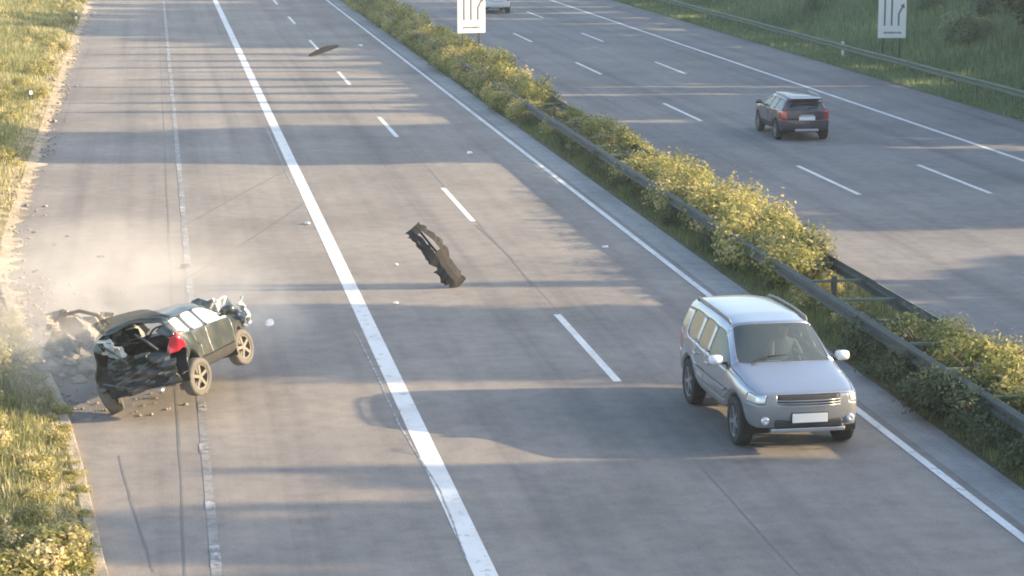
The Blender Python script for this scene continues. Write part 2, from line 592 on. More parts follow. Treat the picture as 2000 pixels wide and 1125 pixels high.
vs, fs = [], []
mx_ = [11.90, 12.2, 12.8, 13.3, 13.9, 14.3, 14.52]
mz_ = [0.015, 0.07, 0.10, 0.11, 0.10, 0.07, 0.005]
for y in ys:
    for x, z in zip(mx_, mz_):
        vs.append((x, y, z + (rng.normal(0, 0.015) if 12 < x < 14.4 else 0)))
n = len(mx_)
for i in range(len(ys) - 1):
    for j in range(n - 1):
        fs.append((i * n + j, i * n + j + 1, (i + 1) * n + j + 1, (i + 1) * n + j))
tag(MB().add(vs, fs).build('median', M['soil_median'], smooth=True), kind='structure')

vs, fs = [], []
rx_ = [29.38, 30.2, 31.5, 32.6, 34, 36, 38.5, 41, 43.5, 46, 55, 80, 200, 890]
for y in ys:
    for x in rx_:
        vs.append((x, y, float(right_z(x)) + (rng.normal(0, 0.08) if 33 < x < 60 else 0)))
n = len(rx_)
for i in range(len(ys) - 1):
    for j in range(n - 1):
        fs.append((i * n + j, i * n + j + 1, (i + 1) * n + j + 1, (i + 1) * n + j))
tag(MB().add(vs, fs).build('right_verge', M['soil_right'], smooth=True), kind='structure')


# ------------------------------------------------------------------ hazy evening air
hz = MB().box((100, 400, 12.0), (1700, 1500, 26.2)).build('haze', bpy.data.materials.new('hazy_air'))
tag(hz, 'thin pale haze in the evening air over the motorway', 'haze', kind='stuff')
hm = hz.data.materials[0]
hm.use_nodes = True
hm.node_tree.nodes.remove(hm.node_tree.nodes['Principled BSDF'])
hv = hm.node_tree.nodes.new('ShaderNodeVolumePrincipled')
hv.inputs['Color'].default_value = (.82, .91, 1.0, 1)
hv.inputs['Density'].default_value = 0.0004
hv.inputs['Anisotropy'].default_value = 0.0
hm.node_tree.links.new(hv.outputs['Volume'], hm.node_tree.nodes['Material Output'].inputs['Volume'])


# ------------------------------------------------------------------ grass
def grass(name, base, heights, widths, mat, tint, lean=0.35):
    """base: (n,3) roots; one tapering bent blade of two triangles each"""
    n = len(base)
    a = rng.uniform(0, 2 * np.pi, n)
    side = np.stack([np.cos(a), np.sin(a), np.zeros(n)], 1) * (widths / 2)[:, None]
    b = rng.uniform(0, 2 * np.pi, n)
    ln = np.abs(rng.normal(0, lean, n))
    tip = np.stack([np.cos(b) * ln, np.sin(b) * ln, np.ones(n)], 1)
    tip /= np.linalg.norm(tip, axis=1)[:, None]
    mid = base + np.stack([tip[:, 0] * .35, tip[:, 1] * .35, np.ones(n) * .9], 1) * (heights * .55)[:, None]
    top = mid + tip * (heights * .5)[:, None]
    v = np.stack([base - side, base + side, mid + side * .7, mid - side * .7, top], 1).reshape(-1, 3)
    i = np.arange(n)[:, None] * 5
    tri = np.concatenate([i + [0, 1, 2], i + [0, 2, 3], i + [3, 2, 4]], 1).reshape(-1, 3)
    return mesh_object(name, np_mesh(name, v, tri, mat, np.repeat(np.clip(tint, 0, 1), 5), tris=True))


def clump(x, y, s):
    """cheap smooth pseudo noise in -1..1 for patchiness"""
    return (np.sin(x * 1.7 / s + 1.3) * np.cos(y * 1.1 / s + .4) + np.sin((x + y) * .73 / s) * .7 + np.cos((x * .6 - y) * 1.9 / s) * .5) / 2.2


# left verge: dry grass and weeds in full sun
N = 105000
y = 24 + 136 * rng.random(N) ** 1.6
d = 0.12 + np.abs(rng.normal(0, 1, N)) * (1.6 + y * 0.02)
bare = (y > 42) & (y < 58) & (d < 2.6) & (rng.random(N) < 0.85)
near_edge = (y > 58) & (d < 0.7) & (rng.random(N) < 0.6)
keep = ~(bare | near_edge)
y, d = y[keep], d[keep]
x = kerb_x(y) - d
z = left_z(d)
cl = clump(x, y, 1.6)
hgt = (0.12 + 0.13 * rng.random(len(y)) + 0.12 * np.clip(cl, 0, 1)) * np.clip(d / 0.5, 0.55, 1.3) * np.interp(y, [25, 60], [.55, 1.0])
tag(grass('verge_grass', np.stack([x, y, z - .02], 1), hgt, 0.014 + 0.00022 * y, M['grass_sun'], 0.42 + 0.30 * cl + rng.normal(0, .22, len(y)) + np.clip((0.9 - d) * .45, 0, .35), .6),
    'sunlit yellow-green grass and weeds along the left road edge', 'grass', kind='stuff')

# median grass
N = 85000
y = 24 + 136 * rng.random(N) ** 1.7
x = 11.95 + 2.5 * rng.beta(1.1, 1.3, N)
cl = clump(x, y, 1.2)
keep = rng.random(N) < 0.75 + 0.5 * cl
x, y, cl = x[keep], y[keep], cl[keep]
hgt = 0.10 + 0.20 * rng.random(len(y)) * np.clip((x - 11.9) / .5, .3, 1) + 0.1 * np.clip(cl, 0, 1)
tag(grass('median_grass', np.stack([x, y, np.full(len(x), .06)], 1), hgt, 0.012 + 0.0002 * y, M['grass_green'], 0.42 + .3 * cl + rng.normal(0, .22, len(y))),
    'green grass on the median strip around the steel barrier', 'grass', kind='stuff')

# right verge grass, mown strip and rough slope
N = 120000
y = 62 + 110 * rng.random(N)
x = 29.45 + 26 * rng.random(N) ** 1.5
cl = clump(x, y, 2.6)
hgt = np.where(x < 31.5, 0.12 + .12 * rng.random(N), 0.22 + 0.35 * rng.random(N) + .2 * np.clip(cl, 0, 1))
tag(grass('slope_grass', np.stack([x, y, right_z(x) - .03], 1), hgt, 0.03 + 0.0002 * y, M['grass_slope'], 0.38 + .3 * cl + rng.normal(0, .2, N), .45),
    'shaded rough grass on the slope beyond the far carriageway', 'grass', kind='stuff')

# stones and clods scattered on the sandy left edge
N = 1500
y = 40 + 100 * rng.random(N) ** 1.3
x = kerb_x(y) + rng.normal(-.05, .32, N)
nw = 500
y[:nw] = 36 + 13 * rng.random(nw); x[:nw] = kerb_x(y[:nw]) + np.abs(rng.normal(0, 1.0, nw))
s = rng.gamma(2.2, .011, N) + .012
s[:nw] *= .6
ico = np.array([(1, 0, 0), (-1, 0, 0), (0, 1, 0), (0, -1, 0), (0, 0, 1), (0, 0, -1)], float)
icf = np.array([(0, 2, 4), (2, 1, 4), (1, 3, 4), (3, 0, 4), (2, 0, 5), (1, 2, 5), (3, 1, 5), (0, 3, 5)])
v = (ico[None] * rng.uniform(.6, 1.4, (N, 6, 3))) * s[:, None, None] * np.array([1.3, 1.3, .7]) + np.stack([x, y, np.where(x < kerb_x(y) - .2, .14, .02)], 1)[:, None]
tr = (icf[None] + (np.arange(N) * 6)[:, None, None]).reshape(-1, 3)
o = mesh_object('loose_gravel', np_mesh('loose_gravel', v.reshape(-1, 3), tr, M['earth'], tris=True))
tag(o, 'loose stones and clods scattered along the sandy road edge', 'gravel', kind='stuff')


# ------------------------------------------------------------------ leafy plants
def leaf_cloud(pts, nrm, size, tint, squash=0.55):
    """one bent quad leaf per point, roughly facing along nrm"""
    n = len(pts)
    q = nrm + rng.normal(0, .55, (n, 3))
    q /= np.linalg.norm(q, axis=1)[:, None]
    t = np.cross(q, rng.normal(0, 1, (n, 3)))
    t /= np.linalg.norm(t, axis=1)[:, None]
    b = np.cross(q, t)
    L = size[:, None]
    v = np.stack([pts - t * L * .5, pts + b * L * squash * .5 - q * L * .10, pts + t * L * .5, pts - b * L * squash * .5 - q * L * .10], 1).reshape(-1, 3)
    return v, (np.arange(n)[:, None] * 4 + np.arange(4)[None]), np.repeat(np.clip(tint, 0, 1), 4)


def lobes_points(lobes, n, shell=0.55):
    """points through the volume of ellipsoid lobes, denser towards the surface"""
    w = np.array([l[3] * l[4] * l[5] for l in lobes]); w = w / w.sum()
    idx = rng.choice(len(lobes), n, p=w)
    A = np.array(lobes)
    u = rng.normal(0, 1, (n, 3)); u /= np.linalg.norm(u, axis=1)[:, None]
    r = (1 - shell * rng.random(n) ** 1.6)
    r = r * (1 + rng.normal(0, .10, n))
    return A[idx, :3] + u * A[idx, 3:] * r[:, None], u, idx


def bush_mesh(name, mat, w, d, h, n, leaf, nl=11, stems=0.25):
    lobes = []
    for _ in range(nl):
        a = random.uniform(0, 2 * math.pi); rr = math.sqrt(random.random()) * .72
        sx = random.uniform(.22, .38)
        hz = h * random.uniform(.35, 1.0) * (1.1 - .45 * rr)
        lobes.append((math.cos(a) * rr * w / 2, math.sin(a) * rr * d / 2, hz * .55, w * sx / 1.6, d * sx / 1.6, hz * .46))
    p, u, idx = lobes_points(lobes, n)
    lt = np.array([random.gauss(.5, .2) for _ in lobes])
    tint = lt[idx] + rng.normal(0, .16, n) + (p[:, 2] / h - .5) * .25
    # stray shoots that break the outline
    k = int(n * stems * .3)
    sh = rng.integers(0, n, k)
    p = np.concatenate([p, p[sh] + u[sh] * rng.uniform(.02, .16, (k, 1)) + np.array([0, 0, .04])])
    u = np.concatenate([u, u[sh]]); tint = np.concatenate([tint, tint[sh] + .12])
    p[:, 2] = np.maximum(p[:, 2], .02)
    size = leaf * rng.uniform(.6, 1.35, len(p))
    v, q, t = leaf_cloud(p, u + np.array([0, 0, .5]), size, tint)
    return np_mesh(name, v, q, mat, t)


def stem_mesh(name, w, h, n=6):
    mb = MB()
    for _ in range(n):
        a = random.uniform(0, 6.28)
        e = Vector((math.cos(a) * w * .33, math.sin(a) * w * .33, h * random.uniform(.5, .8)))
        mb.sweep([(0, 0, -.05), e * .5 + Vector((0, 0, h * .12)), e], [.022, .014, .006], 5)
    me = bpy.data.meshes.new(name)
    me.from_pydata(mb.v, [], mb.f)
    me.materials.append(M['bark'])
    return me


def make_bush_kind(mat, w, d, h, n, leaf, count):
    return [(bush_mesh('foliage', mat, w, d, h, n, leaf), stem_mesh('stem', w, h)) for _ in range(count)]


def place_bush(kind, loc, s, label, group, name='bush', sz=None, rot=None):
    r = empty(name, loc, (0, 0, random.uniform(0, 6.28) if rot is None else rot))
    r.scale = (s, s, s * (sz or 1))
    fm, sm = random.choice(kind)
    f = mesh_object('foliage', fm, r)
    mesh_object('stem', sm, r)
    tag(r, label, 'bush', group)
    return r

K_yel = make_bush_kind(M['leaf_yellow'], 1.9, 1.9, 1.15, 3000, .085, 4)
K_herb = make_bush_kind(M['leaf_herb'], 1.3, 1.3, .62, 1700, .070, 4)
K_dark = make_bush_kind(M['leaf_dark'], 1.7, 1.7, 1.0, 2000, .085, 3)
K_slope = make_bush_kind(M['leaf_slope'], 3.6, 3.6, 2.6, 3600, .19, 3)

# median shrubs: bright clumps behind the near rail, dark ones crowding its foot
bright_spots = []
def run(ya, yb, n, x0, x1, s0, s1, lb):
    for i in range(n):
        bright_spots.append((random.uniform(x0, x1), ya + (yb - ya) * (i + .5) / n + random.uniform(-.3, .3), random.uniform(s0, s1), lb))
run(26.0, 37.6, 13, 13.0, 13.8, .9, 1.2, 'abreast of the silver off-roader')
run(44.6, 61.5, 20, 12.95, 13.6, .95, 1.25, 'in the long clump between the silver and the grey car')
run(64.0, 72.5, 8, 13.0, 13.6, .8, 1.05, 'in the clump abreast of the grey car')
run(78.0, 106, 28, 12.75, 13.6, .95, 1.3, 'around the foot of the lane sign')
run(107, 155, 32, 12.6, 13.6, .9, 1.25, 'beyond the lane sign')
for (x, y, s, lb) in bright_spots:
    place_bush(K_yel, (x, y, .08), s, 'yellow-green median bush ' + lb, 'bright median bushes ' + lb)
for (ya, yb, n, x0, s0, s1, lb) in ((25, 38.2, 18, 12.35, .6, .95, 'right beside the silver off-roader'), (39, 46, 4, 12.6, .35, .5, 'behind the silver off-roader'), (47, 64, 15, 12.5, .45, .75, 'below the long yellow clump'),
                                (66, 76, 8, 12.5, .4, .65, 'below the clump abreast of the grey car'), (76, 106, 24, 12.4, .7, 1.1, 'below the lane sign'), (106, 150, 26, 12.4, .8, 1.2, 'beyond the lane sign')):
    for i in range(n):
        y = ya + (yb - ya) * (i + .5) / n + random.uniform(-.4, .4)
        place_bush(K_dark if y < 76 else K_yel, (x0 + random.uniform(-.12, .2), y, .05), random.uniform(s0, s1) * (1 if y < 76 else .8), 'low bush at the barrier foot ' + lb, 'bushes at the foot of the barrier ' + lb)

# left verge: leafy weeds by the kerb
for i in range(170):
    y = 24.5 + 128 * (i / 170) ** 1.6
    if 42.5 < y < 57 and random.random() < .7:
        continue
    d = random.uniform(.30, 1.0) + random.random() ** 1.5 * (.4 + y * .05)
    x = float(kerb_x(y)) - d
    place_bush(K_herb, (x, y + random.uniform(-.5, .5), float(left_z(d)) - .03), random.uniform(.40, 1.0), 'leafy yellow-green weed clump in the left verge ' + (w_ := 'before the wrecked car' if y < 36 else 'abreast of the wrecked car' if y < 58 else 'beside the long sandy road edge' if y < 100 else 'by the far delineator post'), 'left verge weeds ' + w_, 'weed_clump')

for (ya, yb, n) in ((37.5, 45.5, 16), (61.5, 64.5, 6), (72, 78.5, 12)):
    for i in range(n):
        y = ya + (yb - ya) * (i + .5) / n + random.uniform(-.3, .3)
        place_bush(K_herb, (random.uniform(12.55, 14.1), y, .06), random.uniform(.45, .85), 'low weed clump between the two rails of the median barrier', 'weed clumps inside the barrier', 'weed_clump')
for i in range(44):
    y = 24.5 + i * .46 + random.uniform(-.15, .15)
    place_bush(K_herb, (float(kerb_x(y)) - random.uniform(.12, .34), y, .05), random.uniform(.22, .42), 'small weed tuft leaning over the kerb stones', 'weed tufts over the kerb', 'weed_tuft')

p_sign = at(1740, 122)
# right slope: shaded shrubs
for i in range(70):
    y = random.uniform(94, 152)
    x = 34.6 + random.random() * 15
    if abs(x - p_sign.x) < 2.4 and p_sign.y - 9 < y < p_sign.y + 3:
        continue
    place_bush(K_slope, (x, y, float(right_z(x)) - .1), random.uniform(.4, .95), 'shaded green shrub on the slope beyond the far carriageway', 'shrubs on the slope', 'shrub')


# ------------------------------------------------------------------ trees whose crowns shade the road
def tree_meshes(H=14.0, n=9000, leaf=.46, seed=1):
    random.seed(seed)
    lobes = []
    for i in range(22):
        t = (i + .5) / 22
        zc = H * (.10 + .80 * t)
        rmax = H * .20 * math.sin(math.pi * (.16 + .68 * t)) + .4
        a = i * 2.4 + random.uniform(-.5, .5)
        rr = rmax * random.uniform(.25, .75)
        s = rmax * random.uniform(.42, .68)
        lobes.append((math.cos(a) * rr, math.sin(a) * rr, zc, s, s, s * .72))
    p, u, idx = lobes_points(lobes, n, .7)
    lt = np.array([random.gauss(.45, .2) for _ in lobes])
    v, q, t = leaf_cloud(p, u + np.array([0, 0, .4]), leaf * rng.uniform(.6, 1.4, n), lt[idx] + rng.normal(0, .14, n), .7)
    crown = np_mesh('crown', v, q, M['leaf_dark'], t)
    mb = MB()
    mb.sweep([(0, 0, -.3), (.05, .02, H * .3), (-.05, .05, H * .6), (.03, 0, H * .9)], [.22, .17, .10, .03], 9)
    for l in lobes[2:]:
        c = Vector(l[:3])
        b = Vector((0, 0, max(.8, c.z - abs(c.x) * .5 - abs(c.y) * .5 - .5)))
        mb.sweep([b, b.lerp(c, .5) + Vector((0, 0, -.15)), c], [.07, .045, .02], 5)
    tm = bpy.data.meshes.new('trunk')
    tm.from_pydata(mb.v, [], mb.f)
    tm.materials.append(M['bark'])
    tm.shade_smooth()
    return crown, tm

TREES = [tree_meshes(seed=s) for s in (1, 2, 3)]
random.seed(11)


def place_tree(x, y, H, width, label, group):
    r = empty('tree', (x, y, float(right_z(x)) - .1), (0, 0, random.uniform(0, 6.28)))
    r.scale = (width / 6.2, width / 6.2, H / 14.0)
    c, t = random.choice(TREES)
    mesh_object('crown', c, r)
    mesh_object('trunk', t, r)
    tag(r, label, 'tree', group)


# (position along the road, how far towards the left the crown's shadow reaches, crown width)
tree_plan = [(2, 4, 5), (6.5, 6, 5), (11, 3, 5), (15, 6, 4.5), (18.2, 5, 4), (21.4, 6.5, 4), (24.6, -.5, 2.6), (27.0, 6.5, 3.0), (29.6, 11.6, 3.4), (32.2, 12.2, 2.8),
             (34.7, 2.6, 2.8), (36.6, 1.4, 3.0), (38.8, 2.4, 3.2), (41.3, 13.6, 2.6), (43.3, 16.5, 2.4), (51.6, 15.0, 3.0), (54.4, 14.4, 4.0), (57.8, 14.0, 4.2), (61.4, 13.6, 4.0),
             (64.9, -4.5, 3.2), (67.4, -5.5, 3.4), (70.2, -4.0, 3.2), (72.2, 6, 2.0), (76.2, 10.5, 3.4), (79.2, 9.5, 3.6), (82.0, 12.2, 2.0), (85.3, 9.0, 2.4), (88.8, 10.6, 2.2), (91.6, 9.6, 3.6), (95, 8.4, 4.2),
             (99, 9.4, 4.4), (103, 8.4, 4.4), (107.5, 7.0, 4.6), (111.5, 2.5, 4.4), (115.5, -5, 4.6), (119.5, -6, 4.6), (124, -4, 5), (129, -2, 5), (134, 1, 5), (140, 0, 6), (147, 2, 6), (155, 2, 7),
             (77.5, 1.5, 1.0), (80.6, 1, .8), (84, 2.5, .9), (87.2, .8, .8), (90.2, 3, 1.0), (94.5, 1.2, .9), (98, 3, 1.2), (102, 2, 1.2), (106, 2.5, 1.3), (19.8, 3.5, .8), (22.6, 3, .8), (25.9, 3.5, .7), (27.9, 4.5, .7), (43.0, 4.5, .6)]  # slender crowns added to throw thin shadow streaks over the lanes
for (y, reach, wd) in tree_plan:
    x = 37.0 + random.uniform(-.6, .6) + (9.0 if y > 93 else 0)
    H = (x - reach) * math.tan(SUN_EL) / math.sin(SUN_AZ) - float(right_z(x)) + .5
    H *= 1.2 if reach < 8 else 1.04
    place_tree(x, y + random.uniform(-.2, .2), H, wd * 1.2, 'leafy tree in the row on the slope beyond the far carriageway', 'trees on the slope')
for k in range(16):                             # denser wood behind the row keeps the slope in shade
    y = 4 + k * 9.5 + random.uniform(-1.5, 1.5)
    if 43 < y < 53 or y > 95:
        continue
    x = 47 + random.uniform(-1, 2)
    H = (x - (20 + random.uniform(-3, 3))) * math.tan(SUN_EL) / math.sin(SUN_AZ) - float(right_z(x)) + .5
    place_tree(x, y, H, 7.5, 'broad leafy tree standing behind the row on the slope', 'trees behind the row on the slope')


# ------------------------------------------------------------------ steel barriers
def beam_profile(xf, side):
    """W-beam outline (x, z) of a rail whose traffic face looks towards side (-1 or +1)"""
    zs = [.47, .51, .55, .59, .61, .63, .67, .71, .75]
    ds = [.0, .075, .075, .01, .0, .01, .075, .075, .0]
    out = [(xf + side * d_, z_) for d_, z_ in zip(ds, zs)]
    back = [(xf + side * (d_ - .012), z_) for d_, z_ in zip(ds, zs)][::-1]
    return out + back


def barrier(name, xs, y0, y1, mat, label, spacer=False):
    r = empty(name, (sum(xs_[0] for xs_ in xs) / len(xs), y0, 0))
    ox = r.location.x
    n = int((y1 - y0) / 4)
    for (x, side) in xs:
        first = MB().prism(beam_profile(x - ox, side), -.06, 4.06).build('beam', mat, r)
        first.location = (0, 0, 0)
        for k in range(1, n):
            b = first.copy(); col.objects.link(b); b.parent = r
            b.location = (random.uniform(-.012, .012), 4 * k, random.uniform(-.012, .012))
    px = [(xs[0][0] + xs[1][0]) / 2 - ox] if spacer else [xs[0][0] - xs[0][1] * .10 - ox]
    p0 = MB().box((px[0], 0, .30), (.05 if not spacer else .09, .10, .92)).build('post', mat, r)
    for k in range(0, n * 2 if not spacer else n):
        p = p0 if k == 0 else p0.copy()
        if k:
            col.objects.link(p); p.parent = r
        p.location = (0, (2 if not spacer else 4) * k + .5, 0)
    if spacer:
        wd = xs[1][0] - xs[0][0]
        s0 = MB().box((0, 0, .66), (wd - .02, .07, .05)).build('spacer', M['galv_green'], r)
        for k in range(0, n * 2):
            p = s0 if k == 0 else s0.copy()
            if k:
                col.objects.link(p); p.parent = r
            p.location = (0, 2 * k + .5, 0)
    return tag(r, label, 'barrier')

barrier('median_barrier', [(12.42, -1), (13.62, 1)], 22.0, 162.0, M['galv'], 'double steel guardrail with cross spacers running along the planted median', True)
barrier('roadside_barrier', [(30.55, -1)], 58.0, 170.0, M['galv_green'], 'single pale steel guardrail on the grass beside the far carriageway')


# ------------------------------------------------------------------ signs and posts
def lane_sign(loc, w, h, z0, label, rz):
    r = empty('lane_sign', loc, (0, 0, rz))
    MB().box((0, 0, z0 + h / 2), (w, .03, h)).build('board', M['sign_white'], r, bevel=.006)
    for sx in (-1, 1):
        MB().sweep([(sx * w * .30, .06, -.3), (sx * w * .30, .06, z0 + h - .1)], .038, 10).build('post', M['galv'], r, smooth=True)
    def stroke(pts, wd=.075):
        m = MB()
        for (a, b) in zip(pts[:-1], pts[1:]):
            a, b = Vector(a), Vector(b)
            dd = b - a
            ang = math.atan2(dd.x, dd.y)
            m.box(((a.x + b.x) / 2, -.019, (a.y + b.y) / 2), (wd, .008, dd.length + wd * .3), Matrix.Rotation(ang, 3, 'Y'))
        return m
    zb = z0 + .56
    zt = z0 + h - .30
    for x in (-.27, -.02):
        m = stroke([(x * w, zb), (x * w, zt)])
        m.add([(x * w - .11, -.024, zt), (x * w + .11, -.024, zt), (x * w, -.024, zt + .2)], [(0, 1, 2)])
        m.build('lane_arrow', M['sign_grey'], r)
    m = stroke([(.23 * w, zb), (.23 * w, zb + .52), (.36 * w, zb + .82)])
    m.add([(.36 * w - .11, -.025, zb + .86), (.36 * w + .09, -.025, zb + .74), (.41 * w, -.025, zb + .98)], [(0, 1, 2)])
    m.build('lane_arrow', M['sign_grey'], r)
    t = MB()                                   # the line of small print along the foot is not legible in the picture
    x = -.30 * w
    while x < .30 * w:
        g = random.uniform(.035, .06)
        t.box((x + g / 2, -.019, z0 + .235 + random.uniform(-.006, .006)), (g, .008, random.choice((.06, .075, .095))))
        x += g + .018
    t.build('small_print', M['sign_grey'], r)
    return tag(r, label, 'road sign', 'lane signs on both sides of the far carriageway')

p1 = at(920, 139)
lane_sign((13.30, p1.y, .05), 1.28, 2.1, 1.58, 'white lane-arrow sign standing among the bushes of the median', .25)
p2 = at(1740, 122)
lane_sign((p2.x, p2.y, .04), 1.25, 2.1, 1.05, 'white lane-arrow sign in the shade on the grassy slope', -.12)


def delineator(loc, label, lean=0.0):
    r = empty('delineator_post', loc, (0, lean, random.uniform(-.2, .2)))
    pr = [(-.06, -.05), (.06, -.05), (.045, .05), (-.045, .05)]
    def shell(z0, z1, k=1.0):
        n = len(pr)
        return MB().add([(x * k, y * k, z0) for x, y in pr] + [(x * k, y * k, z1) for x, y in pr],
                        [(0, 1, 5, 4), (1, 2, 6, 5), (2, 3, 7, 6), (3, 0, 4, 7), (0, 3, 2, 1), (4, 5, 6, 7)])
    shell(-.1, 1.02).build('post', M['white_plastic'], r, bevel=.008)
    shell(.68, .88, 1.04).build('black_band', M['black'], r)
    MB().box((0, -.054, .78), (.05, .012, .15)).build('reflector', M['chrome'], r)
    return tag(r, label, 'delineator', 'delineator posts on the verges')

q = at(60, 185, .45)
delineator((q.x, q.y, -.42), 'white delineator post half buried in the sunlit weeds')
q = at(147, 24, .7)
delineator((q.x, q.y, -.2), 'white delineator post in the left verge farther up the road', .05)
q = at(1646, 82, .72)
delineator((q.x, q.y, -.28), 'white delineator post behind the pale guardrail')


# ------------------------------------------------------------------ cars
def car_cage(p):
    W, yf, yr, af, ar, ra, zc = p['W'], p['yf'], p['yr'], p['af'], p['ar'], p['ra'], p['zc']
    zs, z2, z3 = p['zs'], p['z2'], p['z3']
    rw = p['roof_w']
    st = [yf - .14, af + ra, af + .72 * ra, af, af - .72 * ra, af - ra, p['yh'], p['yb'], p['yb'] - .10,
          ar + ra, ar + .72 * ra, ar, ar - .72 * ra, ar - ra, yr + .12]
    bot = [zs + .03, zs, zc + .72 * ra, zc + ra, zc + .72 * ra, zs, zs, zs, zs, zs, zc + .72 * ra, zc + ra, zc + .72 * ra, zs, zs + .06]
    wf = np.interp(st, [yr, yr + .35, -.6, .8, yf - .5, yf - .14], p.get('taper', [.925, .97, 1, 1, .965, .90]))
    V, idx = [], {}

    def v(key, co):
        if key not in idx:
            idx[key] = len(V)
            V.append(co)
        return idx[key]
    frac = [0, 0, 0, 0, .965, .90, .80, .60, .31, 0]
    for i, y in enumerate(st):
        w = W * wf[i]
        b = bot[i]
        r2 = max(z2, b + .06)
        r3 = max(z3, r2 + .07)
        belt = float(np.interp(y, [yr, 0, af - ra, yf - .14], [p['belt_r'], p['belt_m'], p['belt_f'], p['nose']]))
        v((i, 0), (w * .80, y, b + .01))
        v((i, 1), (w * .965, y, b))
        v((i, 2), (w * 1.0, y, r2))
        v((i, 3), (w * 1.0, y, max(r3, belt - .20) if i in (0,) else r3))
        v((i, 4), (w * .965, y, max(belt, r3 + .05)))
        if i <= 5:                                  # bonnet
            hz = float(np.interp(y, [af - ra, yf - .14], [p['cowl'], p['nose'] + .01]))
            if i == 5:
                hz = p['cowl']
            crown = [0, 0, 0, 0, 0, .010, .030, .042, .052, .055]
            for j in range(5, 10):
                dy = 0
                if i == 5:
                    dy = [0, 0, 0, 0, 0, .02, .04, .09, .14, .16][j]
                if i == 0:
                    dy = [0, 0, 0, 0, 0, .03, .06, .09, .11, .12][j]
                z = belt + (hz - belt) * min(1, (j - 4) / 2) + crown[j] * (.4 if i == 0 else 1)
                v((i, j), (w * frac[j], y + dy, z))
        else:
            rz = float(np.interp(y, p['roof_y'], p['roof_z']))
            last = (i == 14)
            yy = y
            if i == 6:
                yy = p['yh'] - .06
            if last:
                yy = p['yrr']
                rz = p['roof_z'][0]
            rr = rw * float(np.interp(y, [yr, 0, p['yh']], [.955, 1, .97]))
            wt = rr * 1.0 + (w * .965 - rr) * .12
            dyr = [0] * 10
            if i == 6:
                dyr = [0, 0, 0, 0, 0, 0, .02, .08, .12, .13]
            if last:
                dyr = [0, 0, 0, 0, 0, -.03, 0, -.03, -.05, -.055]
            v((i, 5), (wt, yy + dyr[5], rz - p['frame']))
            v((i, 6), (rr * .93, yy + dyr[6], rz - .055))
            v((i, 7), (rr * .74, yy + dyr[7], rz - .018))
            v((i, 8), (rr * .38, yy + dyr[8], rz - .002))
            v((i, 9), (0, yy + dyr[9], rz))
    F, T = [], []
    glassy = p.get('quarter_glass', True)
    for i in range(14):
        for r in range(9):
            if r == 0:
                t = 'sill'
            elif i == 0 and r <= 2:
                t = 'bumper_front'
            elif i == 13 and r <= 2:
                t = 'bumper_rear'
            elif r <= 3 and i == 0:
                t = 'headlight'
            elif r == 3 and i == 13:
                t = 'tail_light'
            elif r <= 3:
                t = 'fender' if i < 5 else ('front_door' if i < 8 else ('rear_door' if i < (9 if r < 3 else 10) else 'rear_quarter'))
                if r == 1 and 5 <= i < 9:
                    t = 'sill'
                if p.get('two_tone') and r == 1:
                    t = 'sill'
            elif r == 4:
                t = ('fender' if i < 5 else 'front_window' if i < 7 else 'middle_pillar' if i == 7 else 'rear_side_window' if i == 8 else 'rear_pillar' if i == 9
                     else ('quarter_window' if glassy else 'rear_quarter') if i < 12 else 'rear_quarter')
            elif r == 5:
                t = 'bonnet' if i < 5 else 'front_pillar' if i == 5 else 'roof'
            else:
                t = 'bonnet' if i < 5 else 'windscreen' if i == 5 else 'roof'
            F.append((idx[(i, r)], idx[(i + 1, r)], idx[(i + 1, r + 1)], idx[(i, r + 1)]))
            T.append(t)
    # nose
    bul = {4: 0, 5: .03, 6: .07, 7: .11, 8: .14, 9: .15}
    push = {1: -.02, 2: .03, 3: .01}
    for k in (1, 2, 3):
        s = V[idx[(0, k)]]
        for j in range(5, 10):
            v(('n', k, j), (s[0] * frac[j] / .965, s[1] + bul[j] + push[k], s[2]))
    def nose(k, j):
        return idx[(0, j)] if k == 4 else (idx[(0, k)] if j == 4 else idx[('n', k, j)])
    for k in (1, 2, 3):
        for j in range(4, 9):
            t = 'bumper_front'
            if k == 3:
                t = 'headlight' if j < 6 else 'grille' if j >= 7 else 'bumper_front'
            F.append((nose(k, j), nose(k + 1, j), nose(k + 1, j + 1), nose(k, j + 1)))
            T.append(t)
    # tail
    cf = [1, .80, .42, 0]
    cb = [0, .075, .115, .125]
    for k in range(1, 6):
        s = V[idx[(14, k)]]
        ext = {1: -.03, 2: .05, 3: .02, 4: 0, 5: -.01}[k]
        for c in range(1, 4):
            v(('t', k, c), (s[0] * cf[c], s[1] - cb[c] - ext, s[2]))
    def tail(k, c):
        return idx[(14, 6 + c)] if k == 6 else (idx[(14, k)] if c == 0 else idx[('t', k, c)])
    for k in range(1, 6):
        for c in range(3):
            if k <= 2:
                t = 'bumper_rear'
            elif k == 3:
                t = 'tail_light' if c == 0 else 'tailgate'
            elif k == 4:
                t = ('tail_light' if p.get('tall_lamps') else 'rear_quarter') if c == 0 else 'rear_window'
            else:
                t = 'tailgate'
            F.append((tail(k, c + 1), tail(k + 1, c + 1), tail(k + 1, c), tail(k, c)))
            T.append(t)
    return V, F, T


GLASS = {'windscreen', 'front_window', 'rear_side_window', 'quarter_window', 'rear_window'}
ONE_PIECE = {'bonnet', 'roof', 'windscreen', 'rear_window', 'tailgate', 'bumper_front', 'bumper_rear', 'grille'}
PLAIN = {'front_window': 'side_window', 'rear_side_window': 'side_window', 'quarter_window': 'side_window', 'front_door': 'door', 'rear_door': 'door'}


